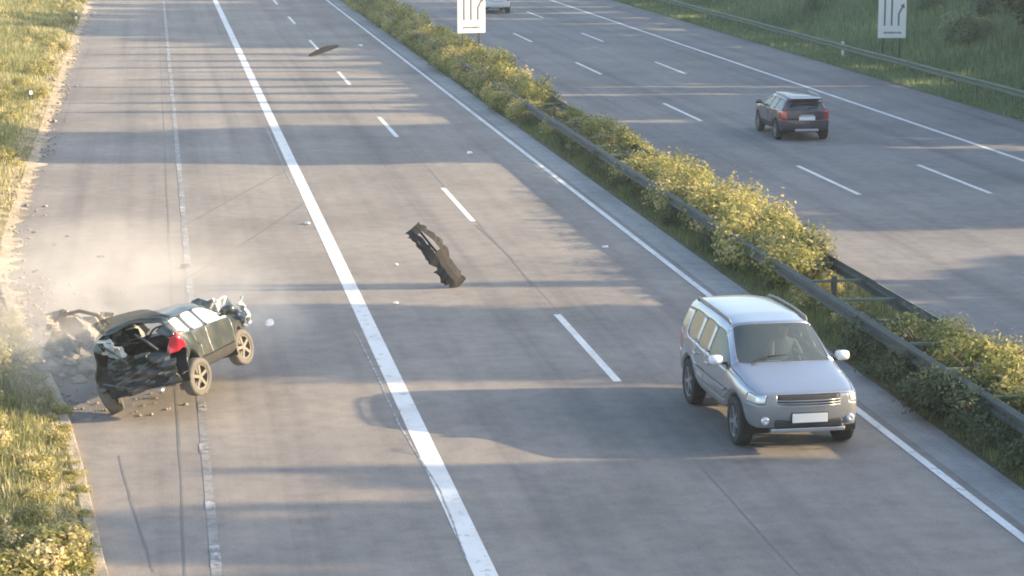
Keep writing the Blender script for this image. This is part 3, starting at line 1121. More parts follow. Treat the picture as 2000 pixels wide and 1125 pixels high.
def car_panels(p, mats, root, skip=(), deform=None):
    V, F, T = car_cage(p)
    n = len(V)
    verts = list(V)
    mirror = {}
    for i, c in enumerate(V):
        if abs(c[0]) < 1e-6:
            mirror[i] = i
        else:
            mirror[i] = len(verts)
            verts.append((-c[0], c[1], c[2]))
    faces = list(F) + [tuple(mirror[a] for a in f[::-1]) for f in F]
    tags = [t if t in ONE_PIECE else t + '|R' for t in T] + [t if t in ONE_PIECE else t + '|L' for t in T]
    names = sorted(set(tags))
    me = bpy.data.meshes.new('cage')
    me.from_pydata(verts, [], faces)
    for k in names:
        me.materials.append(None)
    me.polygons.foreach_set('material_index', [names.index(t) for t in tags])
    # harden the edges where two panels meet
    ef = {}
    for fi, f in enumerate(faces):
        for a, b in zip(f, f[1:] + f[:1]):
            ef.setdefault((min(a, b), max(a, b)), []).append(fi)
    cr = me.attributes.new('crease_edge', 'FLOAT', 'EDGE')
    for e in me.edges:
        fs_ = ef.get(tuple(sorted(e.vertices)), [])
        c = 0.0
        if len(fs_) == 2 and tags[fs_[0]] != tags[fs_[1]]:
            g = [tags[k].split('|')[0] in GLASS for k in fs_]
            c = .75 if any(g) else .35
        cr.data[e.index].value = c
    ob = bpy.data.objects.new('cage', me)
    col.objects.link(ob)
    md = ob.modifiers.new('s', 'SUBSURF')
    md.levels = 3
    md.render_levels = 3
    dg = bpy.context.evaluated_depsgraph_get()
    ev = ob.evaluated_get(dg).to_mesh()
    co = np.empty(len(ev.vertices) * 3, np.float32); ev.vertices.foreach_get('co', co); co = co.reshape(-1, 3)
    no = np.empty(len(ev.vertices) * 3, np.float32); ev.vertices.foreach_get('normal', no); no = no.reshape(-1, 3)
    mi = np.empty(len(ev.polygons), np.int32); ev.polygons.foreach_get('material_index', mi)
    pv = np.array([tuple(q.vertices) for q in ev.polygons])
    bpy.data.objects.remove(ob)
    # normals outward
    cen = co.mean(0)
    if np.mean(np.sum((co - cen) * no, 1)) < 0:
        no = -no
        pv = pv[:, ::-1]
    out = {}
    for k, nm in enumerate(names):
        base, _, side = nm.partition('|')
        if base in skip or nm in skip:
            continue
        q = pv[mi == k]
        used, inv = np.unique(q, return_inverse=True)
        q = inv.reshape(q.shape)
        c, nn = co[used].copy(), no[used]
        # boundary of the panel: pull back a little to leave a shut line
        e = np.sort(np.concatenate([q[:, [0, 1]], q[:, [1, 2]], q[:, [2, 3]], q[:, [3, 0]]]), 1)
        ue, cnt = np.unique(e, axis=0, return_counts=True)
        bd = np.unique(ue[cnt == 1])
        nb = {}
        for a, b in ue:
            nb.setdefault(a, []).append(b); nb.setdefault(b, []).append(a)
        bset = set(bd.tolist())
        c0 = c.copy()
        is_glass = base in GLASS
        for a in bd:
            inn = [b for b in nb[a] if b not in bset]
            if inn:
                d_ = c0[inn].mean(0) - c0[a]
                L = np.linalg.norm(d_)
                if L > 1e-6 and not is_glass:
                    c[a] = c0[a] + d_ / L * min(.004, L * .3)
                if not is_glass:
                    c[a] -= nn[a] * .004
        if is_glass:
            c = c - nn * .014
        if deform:
            c = deform(c)
        m2 = bpy.data.meshes.new(base)
        m2.from_pydata(c.tolist(), [], q.tolist())
        m2.materials.append(mats.get(base, mats['paint']))
        m2.shade_smooth()
        o = bpy.data.objects.new(PLAIN.get(base, base), m2)
        col.objects.link(o)
        o.parent = root
        if not is_glass:
            s_ = o.modifiers.new('thick', 'SOLIDIFY')
            s_.thickness = .022
            s_.offset = -1
        out[nm] = o
    return out


def add_wheel(root, x, y, r, w, side, tyre='tyre', steer=0.0, camber=0.0, zc=None, loc=None):
    prof = [(-.5 * w, r * .66), (-.5 * w, r * .90), (-.42 * w, r * .985), (-.2 * w, r), (.2 * w, r), (.42 * w, r * .985), (.5 * w, r * .90), (.5 * w, r * .66)]
    t = MB().lathe_x(prof, 36).build('wheel', M[tyre], root, smooth=True)
    t.location = loc or (x, y, zc or r)
    t.rotation_euler = (random.uniform(0, 1), camber, steer)
    m = MB()
    m.lathe_x([(-.3 * w * side, r * .60), (.44 * w * side, r * .60), (.46 * w * side, r * .67), (-.3 * w * side, r * .67)], 32)
    m.lathe_x([(.20 * w * side, .005), (.42 * w * side, .005), (.42 * w * side, r * .15), (.20 * w * side, r * .17)], 16)
    m.lathe_x([(.02 * w * side, .01), (.06 * w * side, .01), (.06 * w * side, r * .5), (.02 * w * side, r * .5)], 24)
    for k in range(5):
        a = 2 * math.pi * k / 5
        rot = Matrix.Rotation(a, 3, 'X')
        m.box(rot @ Vector((.36 * w * side, 0, r * .39)), (.09 * w, r * .17, r * .52), rot)
    m.build('rim', M['alloy'] if tyre == 'tyre' else M['rim_dusty'], t)
    return t


def car_inside(p, root, drop=0.0, seat_mat='seat'):
    W = p['W']
    fl = MB()
    fl.box((0, (p['yf'] + p['yr']) / 2, p['zs'] + .06), (W * 1.30, p['yf'] - p['yr'] - .35, .16))
    fl.box((0, p['af'] + .05, p['zs'] + .30), (W * 1.05, p['yf'] - p['af'] + .45, .45))
    fl.build('underbody', M['underbody'], root)
    for ya in (p['af'], p['ar']):
        for s in (-1, 1):
            n = 14
            vs, fs = [], []
            for k in range(n + 1):
                a = math.pi * (-.08 + 1.16 * k / n)
                for x in (W * .50, W * .945):
                    vs.append((s * x, ya + math.cos(a) * (p['ra'] - .015), p['zc'] + math.sin(a) * (p['ra'] - .015)))
                vs.append((s * W * .50, ya, p['zc']))
            for k in range(n):
                fs.append((3 * k, 3 * k + 1, 3 * k + 4, 3 * k + 3))
                fs.append((3 * k, 3 * k + 3, 3 * k + 2))
            MB().add(vs, fs).build('wheel_arch_liner', M['underbody'], root)
    zf = p['zs'] + .14 - drop
    db = MB().box((0, p['af'] - p['ra'] - .10, p['belt_f'] - .10), (W * 1.75, .42, .18)).build('dashboard', M['black'], root, bevel=.05)
    sw = MB()
    pts = [(.36 + .18 * math.cos(a), p['yh'] + .22 + .06 * math.sin(a), p['belt_m'] - .06 + .17 * math.sin(a)) for a in np.linspace(0, 2 * math.pi, 20)]
    sw.sweep(pts, .016, 6)
    sw.build('steering_wheel', M['black'], root, smooth=True).scale = (-1, 1, 1)
    for (x, y) in ((-.36, p['yh'] - .55), (.36, p['yh'] - .55)):
        s = MB()
        s.box((x, y + .10, zf + .22), (.50, .52, .16))
        s.box((x, y - .22, zf + .52), (.48, .14, .62), Matrix.Rotation(R(12), 3, 'X'))
        s.box((x, y - .31, zf + .92), (.25, .09, .17), Matrix.Rotation(R(10), 3, 'X'))
        s.build('seat', M[seat_mat], root, bevel=.05)
    s = MB()
    s.box((0, p['ar'] + .55, zf + .22), (W * 1.45, .5, .16))
    s.box((0, p['ar'] + .28, zf + .52), (W * 1.42, .14, .60), Matrix.Rotation(R(14), 3, 'X'))
    for x in (-.38, .38):
        s.box((x, p['ar'] + .19, zf + .90), (.24, .08, .15))
    s.build('rear_bench', M[seat_mat], root, bevel=.05)


def mirrors(p, root, mat, yoff=-.22):
    for s in (-1, 1):
        x = s * (p['W'] + .085)
        y = p['af'] - p['ra'] + yoff
        z = p['belt_m'] + .095
        m = MB()
        rings = []
        for (t, k) in ((-.075, .55), (-.04, .95), (.02, 1.0), (.075, .80), (.105, .35)):
            for a in range(12):
                an = 2 * math.pi * a / 12
                cx, cz = math.cos(an), math.sin(an)
                rings.append((x + .115 * k * math.copysign(abs(cx) ** .6, cx), y + t, z + .078 * k * math.copysign(abs(cz) ** .6, cz)))
        fs = [(i * 12 + a, i * 12 + (a + 1) % 12, (i + 1) * 12 + (a + 1) % 12, (i + 1) * 12 + a) for i in range(4) for a in range(12)]
        fs += [tuple(range(12))[::-1], tuple(range(48, 60))]
        m.add(rings, fs)
        mo = m.build('mirror', mat, root, smooth=True)
        MB().box((s * (p['W'] - .03), y, z - .055), (.12, .06, .035)).build('mirror_arm', M['black'], mo)


def handles(p, root, mat):
    for s in (-1, 1):
        for y in (p['yb'] + .12, p['ar'] + p['ra'] + .02):
            MB().box((s * (p['W'] + .008), y, p['belt_m'] - .13), (.03, .17, .035)).build('door_handle', mat, root, bevel=.01)


def wipers(p, root):
    V, F, T = car_cage(p)
    y0 = p['af'] - p['ra'] + .10
    for (x0, x1) in ((.55, -.05), (-.10, -.62)):
        MB().sweep([(x0, y0 + .02, p['cowl'] + .045), ((x0 + x1) / 2, y0 - .07, p['cowl'] + .13), (x1, y0 - .10, p['cowl'] + .13)], .011, 5).build('wiper', M['black'], root)


def plate(root, y, z, face, tilt=0.0, w=.52):
    r = Matrix.Rotation(tilt, 3, 'X')
    pl = MB().box((0, y, z), (w + .03, .02, .14), r).build('number_plate', M['plate'], root, bevel=.008)
    MB().box((0, y - face * .006, z), (w + .05, .02, .16), r).build('plate_frame', M['black'], pl)
    return pl


# ---- silver off-road car coming towards the camera
SUV = dict(W=.935, yf=2.28, yr=-2.32, af=1.40, ar=-1.33, ra=.455, zc=.37, zs=.40, z2=.58, z3=.80, belt_f=1.06, belt_m=1.08, belt_r=1.13, nose=.92,
           cowl=1.13, yh=.30, yb=-.20, roof_w=.70, roof_y=[-2.3, -1.6, -.4, .3], roof_z=[1.63, 1.69, 1.71, 1.665], yrr=-2.12, frame=.165, two_tone=True, tall_lamps=True, taper=[.90, .96, 1, 1, .95, .85])
suv = empty('off_road_car', (9.40, 34.25, 0), (0, 0, math.pi + R(1.5)))
mats = dict(paint=M['silver'], sill=M['cladding'], bumper_front=M['silver_low'], headlight=M['lamp_glass'], tail_light=M['red_lens'], grille=M['black'], windscreen=M['glass'],
            front_window=M['glass'], rear_side_window=M['glass_dark'], quarter_window=M['glass_dark'], rear_window=M['glass_dark'])
car_panels(SUV, mats, suv)
car_inside(SUV, suv)
for s in (-1, 1):
    add_wheel(suv, s * .80, SUV['af'], .37, .235, s)
    add_wheel(suv, s * .80, SUV['ar'], .37, .235, s)
mirrors(SUV, suv, M['white_paint'])  # white shells: sunlight on the mirrors is put into their colour
handles(SUV, suv, M['silver'])
wipers(SUV, suv)
for s in (-1, 1):
    MB().sweep([(s * .62, .12, 1.62), (s * .625, .04, 1.665), (s * .635, -.6, 1.69), (s * .625, -1.5, 1.68), (s * .60, -1.85, 1.66), (s * .59, -1.92, 1.61)], .021, 8).build('roof_rail', M['cladding'], suv, smooth=True)
    MB().sweep([(s * .945, .95, .76), (s * .955, .2, .755), (s * .955, -.8, .755)], .022, 6).build('side_moulding', M['cladding'], suv)
for k in range(3):
    z = .775 + k * .042
    MB().sweep([(-.49, 2.265, z), (-.26, 2.312, z), (0, 2.328, z), (.26, 2.312, z), (.49, 2.265, z)], .008, 6).build('grille_bar', M['alloy'], suv, smooth=True)
MB().lathe_x([(-.012, .004), (.012, .004), (.012, .055), (-.012, .055)], 20).build('badge', M['chrome'], suv)
bd = suv.children[-1]
bd.rotation_euler = (0, 0, R(90)); bd.location = (0, 2.338, .83)
lg = MB().box((0, 2.27, .50), (1.05, .06, .13)).build('lower_intake', M['black'], suv, bevel=.03)
MB().box((0, 2.20, .40), (1.15, .14, .07)).build('skid_plate', M['alloy'], suv, bevel=.02)
for s in (-1, 1):
    f = MB().lathe_x([(-.03, .004), (.02, .004), (.03, .05), (.0, .066), (-.03, .066)], 18).build('fog_light', M['lamp_glass'], suv, smooth=True)
    f.rotation_euler = (0, 0, R(90)); f.location = (s * .66, 2.235, .55)
plate(suv, 2.335, .60, 1)
# thin pale slabs added on the dashboard, visible through the windscreen
tag(suv, 'silver estate off-roader with roof rails and grey lower panels driving towards the viewer', 'car')
nt_ = MB()
nt_.box((.30, .78, 1.115), (.34, .24, .02), Matrix.Rotation(R(8), 3, 'X'))
nt_.box((.08, .74, 1.112), (.22, .16, .018), Matrix.Rotation(R(-14), 3, 'Z'))
nt_.build('dashboard_slab', M['seat_pale'], suv)

# ---- dark grey compact off-roader on the far carriageway, seen from behind
COMP = dict(W=.90, yf=2.10, yr=-2.10, af=1.27, ar=-1.30, ra=.41, zc=.335, zs=.32, z2=.52, z3=.74, belt_f=.99, belt_m=1.01, belt_r=1.07, nose=.90,
            cowl=1.06, yh=.28, yb=-.22, taper=[.88, .95, 1, 1, .95, .86], roof_w=.61, roof_y=[-2.1, -1.5, -.4, .3], roof_z=[1.45, 1.51, 1.535, 1.49], yrr=-1.78, frame=.15, two_tone=True, tall_lamps=False)
def rear_view_car(name, loc, rz, paint, label, low=False):
    c = empty(name, loc, (0, 0, rz))
    mt = dict(paint=paint, sill=M['trim'] if not low else paint, headlight=M['lamp_glass'], tail_light=M['red_lens'], grille=M['black'], windscreen=M['glass'],
              front_window=M['glass'], rear_side_window=M['glass_dark'], quarter_window=M['glass_dark'], rear_window=M['glass_dark'])
    car_panels(COMP, mt, c)
    car_inside(COMP, c)
    for s in (-1, 1):
        add_wheel(c, s * .775, COMP['af'], .335, .215, s)
        add_wheel(c, s * .775, COMP['ar'], .335, .215, s)
    mirrors(COMP, c, paint)
    handles(COMP, c, paint)
    MB().box((0, -1.93, 1.455), (1.06, .26, .035), Matrix.Rotation(R(5), 3, 'X')).build('spoiler', paint, c, bevel=.015)
    for s in (-1, 1):
        MB().sweep([(s * .55, .05, 1.46), (s * .56, -.1, 1.515), (s * .56, -1.3, 1.52), (s * .54, -1.55, 1.46)], .018, 7).build('roof_rail', M['alloy'], c, smooth=True)
    plate(c, -2.175, .80, -1)
    MB().box((0, -2.16, .40), (.80, .10, .09)).build('diffuser', M['alloy'], c, bevel=.02)
    MB().sweep([(0, -2.11, 1.09), (.12, -2.05, 1.15), (.40, -2.02, 1.17)], .012, 5).build('rear_wiper', M['black'], c)
    MB().box((0, -2.165, .90), (.46, .03, .04)).build('tailgate_grip', M['chrome'], c, bevel=.01)
    return tag(c, label, 'car')

a = at(1500, 266); b = at(1606, 271)
m_ = (a + b) / 2
gc = rear_view_car('compact_car', (m_.x + .1, m_.y + .85, 0), R(-2), M['grey_paint'], 'dark purple-grey compact off-roader driving away on the far carriageway')
gc.scale = (.96, .96, .94)
a = at(975, 27)
rear_view_car('white_car', (a.x - .15, a.y + 2.1, 0), 0, M['white_paint'], 'white car driving away beside the lane sign in the median')

# ---- wrecked hatchback thrown up on the hard shoulder
HATCH = dict(W=.81, yf=1.92, yr=-1.98, af=1.16, ar=-1.28, ra=.375, zc=.31, zs=.27, z2=.46, z3=.68, belt_f=.90, belt_m=.92, belt_r=.98, nose=.80,
             cowl=.97, yh=.22, yb=-.30, roof_w=.57, roof_y=[-2.0, -1.4, -.4, .3], roof_z=[1.27, 1.335, 1.36, 1.32], yrr=-1.70, frame=.115, tall_lamps=False, quarter_glass=True)


def crumple(c):
    """crash damage: rear pushed in and buckled, left side dented, nose bent"""
    c = c.copy()
    x, y, z = c[:, 0].copy(), c[:, 1].copy(), c[:, 2].copy()
    k = np.clip((-1.15 - y) / .8, 0, 1)
    c[:, 1] += k * (.16 + .10 * np.sin(x * 6 + z * 5) + .12 * np.clip(-x, 0, 1))
    c[:, 0] += k * .05 * np.sin(z * 13 + y * 9)
    c[:, 2] += k * (.05 * np.sin(x * 9 + 1.3) + .03 * np.sin(y * 21))
    f = np.clip((y - 1.1) / .9, 0, 1)
    c[:, 1] -= f * (.22 + .08 * np.sin(z * 9 + x * 5))
    c[:, 2] += f * (.05 * np.sin(x * 10 + y * 6) - .02)
    c[:, 0] += .018 * np.sin(y * 7 + z * 11) * np.sign(x) * np.clip(np.abs(x) - .3, 0, 1)
    return c

wreck = empty('wrecked_car', (0, 0, 0))
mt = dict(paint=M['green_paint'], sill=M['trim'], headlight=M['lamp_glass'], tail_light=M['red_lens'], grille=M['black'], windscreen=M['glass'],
          front_window=M['glass_glint'], rear_side_window=M['glass_glint'], quarter_window=M['glass_glint'], bumper_front=M['trim'])
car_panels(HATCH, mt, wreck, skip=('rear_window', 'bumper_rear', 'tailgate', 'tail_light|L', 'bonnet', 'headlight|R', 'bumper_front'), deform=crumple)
car_inside(HATCH, wreck, .24)
mirrors(HATCH, wreck, M['green_paint'])
add_wheel(wreck, .70, HATCH['af'], .305, .19, 1, 'tyre_dusty', R(-14), R(4))
add_wheel(wreck, 0, 0, .305, .19, -1, 'tyre_dusty', R(-14), loc=(-.70, HATCH['af'], .40))
add_wheel(wreck, 0, 0, .305, .19, 1, 'tyre_dusty', R(-16), R(10), loc=(.75, -1.30, .22))
add_wheel(wreck, 0, 0, .305, .19, -1, 'tyre_dusty', R(10), R(-12), loc=(-.73, -1.36, .27))
# torn inner structure showing in the open rear
def crumpled_sheet(name, w, h, mat, parent, loc, rot, amp=.05, n=10, seed=0):
    rg = np.random.default_rng(seed)
    vs, fs = [], []
    ph = rg.uniform(0, 6, 6)
    for i in range(n + 1):
        for j in range(n + 1):
            u, t = i / n - .5, j / n - .5
            ed = 1 + .14 * math.sin(u * 17 + ph[0]) * abs(t) * 2
            d_ = amp * (math.sin(u * 9 + ph[1]) * math.cos(t * 8 + ph[2]) + .6 * math.sin((u + t) * 15 + ph[3]) + .3 * rg.normal())
            vs.append((u * w * ed, d_, t * h * (1 + .12 * math.sin(t * 13 + u * 9 + ph[4]))))
    for i in range(n):
        for j in range(n):
            a_ = i * (n + 1) + j
            fs.append((a_, a_ + n + 1, a_ + n + 2, a_ + 1))
    o = MB().add(vs, fs).build(name, mat, parent)
    o.location = loc
    o.rotation_euler = rot
    s_ = o.modifiers.new('thick', 'SOLIDIFY')
    s_.thickness = .012
    return o

M['pale_metal'] = simple('pale_metallic', (0.72, 0.73, 0.72), 0.35, 0.35, noise=0.25, scale=6)  # pale metallic colour shared by the crumpled front sheets
crumpled_sheet('bonnet', 1.30, .85, M['pale_metal'], wreck, (.12, 1.22, 1.0), (R(62), R(-6), R(-8)), .07, 12, 8)
crumpled_sheet('bumper_front', .9, .35, M['trim'], wreck, (.1, 1.62, .52), (R(6), R(5), R(-6)), .06, 10, 9)
crumpled_sheet('headlight', .40, .22, M['lamp_glass'], wreck, (.66, 1.50, .74), (R(10), R(12), R(-30)), .04, 7, 12)
crumpled_sheet('torn_wing', .62, .34, M['pale_metal'], wreck, (.86, 1.42, .86), (R(8), R(-22), R(-72)), .05, 8, 10)
crumpled_sheet('tailgate', 1.05, .42, M['green_paint'], wreck, (.02, -1.72, .62), (R(14), R(6), R(4)), .05, 12, 3)
crumpled_sheet('rear_panel', 1.02, .34, M['metal_dark'], wreck, (.12, -1.80, .42), (R(-8), R(-3), 0), .05, 12, 4)
crumpled_sheet('parcel_shelf', .95, .5, M['black'], wreck, (-.08, -1.45, .92), (R(64), R(10), R(8)), .05, 8, 5)
crumpled_sheet('torn_lining', .5, .36, M['seat_pale'], wreck, (-.36, -1.66, .98), (R(30), R(28), R(-20)), .06, 8, 6)
for k, (x0, z0, x1, z1) in enumerate(((-.5, 1.12, -.1, .72), (.12, 1.14, .45, .82), (-.62, .5, -.2, .34))):
    MB().sweep([(x0, -1.74, z0), ((x0 + x1) / 2 + .05, -1.84, (z0 + z1) / 2), (x1, -1.80, z1)], .018, 6).build('bent_strut', M['metal_dark'], wreck)
MB().sweep([(.30, -1.5, .22), (.34, -1.9, .21), (.38, -1.98, .20)], [.03, .045, .05], 8).build('exhaust', M['alloy'], wreck, smooth=True)
for (x, z) in ((-.30, .26), (-.05, .20)):
    MB().lathe_x([(-.06, .004), (.06, .004), (.06, .05), (-.06, .06)], 12).build('bracket', M['alloy'], wreck)
    wreck.children[-1].location = (x, -1.86, z)
# pose: nose to the right of the road's line, leaning onto its left rear wheel
Rz = Matrix.Rotation(R(-20), 4, 'Z')
Rx = Matrix.Rotation(R(-2.5), 4, 'X')
Ry = Matrix.Rotation(R(-16.0), 4, 'Y')
rot = Rz @ Rx @ Ry
contact = rot @ Vector((-.76, -1.36, -.03))
g = at(222, 812)
wreck.rotation_euler = rot.to_euler()
wreck.location = Vector((g.x, g.y, 0)) - contact + Vector((0, 0, 0.03))
tag(wreck, 'smashed dark green hatchback tilted on two wheels with its rear torn open', 'car')


# ------------------------------------------------------------------ crash debris
bum = empty('torn_bumper', (0, 0, 0))
def bumper_shape(w, seed):
    """bumper skin: curved channel with a torn opening"""
    rg = np.random.default_rng(seed)
    nu, prof = 26, [(-.03, -.25), (.05, -.21), (.10, -.08), (.09, .06), (.05, .17), (-.04, .22)]
    vs, fs = [], []
    for i in range(nu + 1):
        u = i / nu * 2 - 1
        wrap = .20 * abs(u) ** 4
        k = 1 + .12 * math.sin(u * 5 + 1)
        for (d_, h_) in prof:
            vs.append((u * w / 2 * (1 - .06 * abs(u) ** 4), d_ - wrap + .02 * math.sin(u * 7), h_ * k + .03 * math.sin(u * 4 + .5) + rg.normal(0, .022 if abs(h_) > .15 else .008)))
    m = len(prof)
    for i in range(nu):
        for j in range(m - 1):
            if (15 <= i <= 22 and j == 2) or (i in (2, 3, 24, 25) and j in (0, 4)) or (i in (10, 11) and j == 0):
                continue
            fs.append((i * m + j, i * m + j + 1, (i + 1) * m + j + 1, (i + 1) * m + j))
    return vs, fs
vs, fs = bumper_shape(1.72, 3)
sk = MB().add(vs, fs).build('skin', M['trim'], bum)
s_ = sk.modifiers.new('thick', 'SOLIDIFY'); s_.thickness = .012
for u in (-.45, .05, .5):
    MB().box((u, -.02, -.17), (.10, .12, .03)).build('clip', M['black'], bum)
MB().sweep([(-.62, -.06, .02), (-.2, .02, .03), (.3, .02, .0), (.66, -.08, .02)], .028, 6).build('stiffener', M['trim'], bum)
lo = at(903, 560, .02); 
b_hi = Vector((-.74, -.05, 1.0)).normalized()
qx = b_hi                                     # length axis of the bumper
qy = (Vector((.35, -1, .0)) - qx * Vector((.35, -1, .0)).dot(qx)).normalized()
qz = qx.cross(qy)
bum.rotation_euler = Matrix((qx, qy, qz)).transposed().to_euler()
bum.location = lo + qx * .83 + Vector((0, 0, .0))
tag(bum, 'torn-off dark bumper standing on end on the road', 'bumper')

tp = at(604, 110)
strip = MB()
vs = []
L_ = 1.42
pp = [Vector((tp.x - .02, tp.y, .03)) + Vector((L_ * t * .98, .25 * t, .42 * t + .05 * math.sin(t * 3.1))) for t in np.linspace(0, 1, 9)]
n_ = len(pp)
for k, q in enumerate(pp):
    w_ = .13 * math.sin(math.pi * (.12 + .76 * k / (n_ - 1)))
    vs += [q + Vector((0, -.10, -w_)), q + Vector((0, .0, w_)), q + Vector((0, .03, w_ - .01)), q + Vector((0, -.07, -w_ - .01))]
fs = [(k * 4 + a_, k * 4 + (a_ + 1) % 4, k * 4 + 4 + (a_ + 1) % 4, k * 4 + 4 + a_) for k in range(n_ - 1) for a_ in range(4)] + [(3, 2, 1, 0), tuple((n_ - 1) * 4 + a_ for a_ in range(4))]
tag(strip.add(vs, fs).build('trim_strip', M['trim'], smooth=False), 'dark torn trim strip lying across a lane dash', 'debris')


def shard(loc, size, mat, name, label, group, seed, flat=.35):
    rg = np.random.default_rng(seed)
    n = 7
    top = [(math.cos(2 * math.pi * k / n) * size * rg.uniform(.5, 1.2), math.sin(2 * math.pi * k / n) * size * rg.uniform(.4, .9)) for k in range(n)]
    h = size * flat
    vs = [(x, y, rg.uniform(0, h * .3)) for x, y in top] + [(x * .8, y * .8, h + rg.uniform(0, h * .8)) for x, y in top]
    fs = [(k, (k + 1) % n, n + (k + 1) % n, n + k) for k in range(n)] + [tuple(range(n))[::-1], tuple(range(n, 2 * n))]
    o = MB().add(vs, fs).build(name, mat)
    o.location = loc
    o.rotation_euler = (rg.uniform(-.15, .15), rg.uniform(-.15, .15), rg.uniform(0, 6.28))
    return tag(o, label, 'debris', group)

near = {0: 'beside the wide white line', }
pale = [((527, 634), .16, 'largest pale fragment, lying beside the wrecked car'), ((600, 438), .10, 'pale fragment against the left edge of the wide white line'),
        ((772, 594), .07, 'small pale fragment between the wide line and the torn bumper'), ((880, 552), .06, 'small pale fragment at the foot of the torn bumper'),
        ((1183, 484), .09, 'pale fragment lying in the lane next to the median'), ((917, 300), .13, 'pale fragment beyond the torn bumper in the shaded lane'),
        ((704, 90), .13, 'pale fragment on the road beyond the dark trim strip'), ((775, 518), .05, 'tiny pale fragment left of the torn bumper')]
for k, (px, s, lb) in enumerate(pale):
    g = at(*px)
    shard((g.x, g.y, .008), s, M['white_plastic'], 'plastic_fragment', lb, 'pale fragments on the road', 20 + k)
darkp = [((361, 523), .16, 'largest dark fragment on the worn line behind the wrecked car'), ((197, 503), .09, 'dark chunk lying on the dusty hard shoulder'), ((130, 463), .06, 'dark crumb near the sandy edge'),
         ((66, 455), .06, 'dark crumb at the sandy edge by the bare patch'), ((70, 532), .09, 'dark splinter lying in the dust beside the churned earth'), ((105, 480), .05, 'tiny dark crumb on the dusty hard shoulder')]
for k, (px, s, lb) in enumerate(darkp):
    g = at(*px)
    shard((g.x, g.y, .008 if g.x > kerb_x(g.y) else .16), s, M['trim'], 'debris_fragment', lb, 'dark fragments on the road', 50 + k)

# earth thrown up by the crash beside the wreck
heap = empty('earth_heap', (0, 0, 0))
g0 = at(150, 742)
heap.location = (g0.x, g0.y + .55, 0)
def lump(name, loc, rad, seed, parent, squash=(1, 1, 1)):
    bm = bmesh.new()
    bmesh.ops.create_icosphere(bm, subdivisions=4 if rad > .2 else 2, radius=1)
    rg = np.random.default_rng(seed)
    ph = rg.uniform(0, 6, 9)
    for v_ in bm.verts:
        c = v_.co
        d_ = 1 + .16 * math.sin(c.x * 3.1 + ph[0]) * math.cos(c.y * 3.7 + ph[1]) + .11 * math.sin(c.z * 6 + ph[2] + c.x * 5) + .07 * math.sin(c.x * 11 + ph[3]) * math.sin(c.y * 12 + ph[4]) + .035 * rg.normal()
        v_.co = Vector((c.x * squash[0], c.y * squash[1], c.z * squash[2])) * rad * d_
    me = bpy.data.meshes.new(name); bm.to_mesh(me); bm.free()
    me.materials.append(M['earth']); 
    o = mesh_object(name, me, parent)
    o.location = loc
    return o
lump('mound', (0, 0, .05), .44, 1, heap, (1.15, 1.0, .45))
rg = np.random.default_rng(5)
for k in range(90):
    a_ = rg.uniform(0, 6.28); rr = abs(rg.normal(.25, .38))
    hz = max(.03, .42 * (1 - rr / .7)) if rr < .66 else .02
    lump('clod', (math.cos(a_) * rr * 1.1, math.sin(a_) * rr, hz), float(rg.gamma(2.2, .022) + .025), 10 + k, heap, (1.2, 1, .8))
for k in range(5):
    a_ = rg.uniform(0, 3.1)
    MB().sweep([(math.cos(a_) * .2, math.sin(a_) * .2, .4), (math.cos(a_) * .42, math.sin(a_) * .3, .62 + .12 * rg.random()), (math.cos(a_) * .60, math.sin(a_) * .34, .58)], [.012, .009, .004], 5).build('root', M['bark'], heap)
tpn = empty('wreckage', (heap.location.x - .02, heap.location.y - .1, .12), (R(-12), R(7), R(8)))
M['dusty_panel'] = simple('dust_caked_panel', (0.31, 0.275, 0.235), 0.85, noise=0.45, scale=5, bump=0.5)
sh = crumpled_sheet('skin', 1.08, .92, M['dusty_panel'], tpn, (0, 0, .48), (0, 0, 0), .085, 16, 21)
crumpled_sheet('flap', .60, .42, M['trim'], tpn, (-.25, -.14, .34), (R(25), R(20), R(10)), .06, 9, 22)
MB().sweep([(-.52, .02, .62), (-.34, -.05, .88), (-.02, -.07, .98), (.30, -.05, .93), (.52, .0, .78)], [.02, .03, .034, .03, .018], 7).build('arch_edge', M['trim'], tpn, smooth=True)
MB().sweep([(-.30, -.09, .15), (-.10, -.12, .30), (.05, -.10, .52)], [.02, .024, .012], 6).build('bracket', M['metal_dark'], tpn)
tag(tpn, 'crumpled dust-caked piece of bodywork standing in the churned earth', 'wreckage')
tag(heap, 'heap of churned pale earth and clods thrown up beside the wrecked car', 'earth')


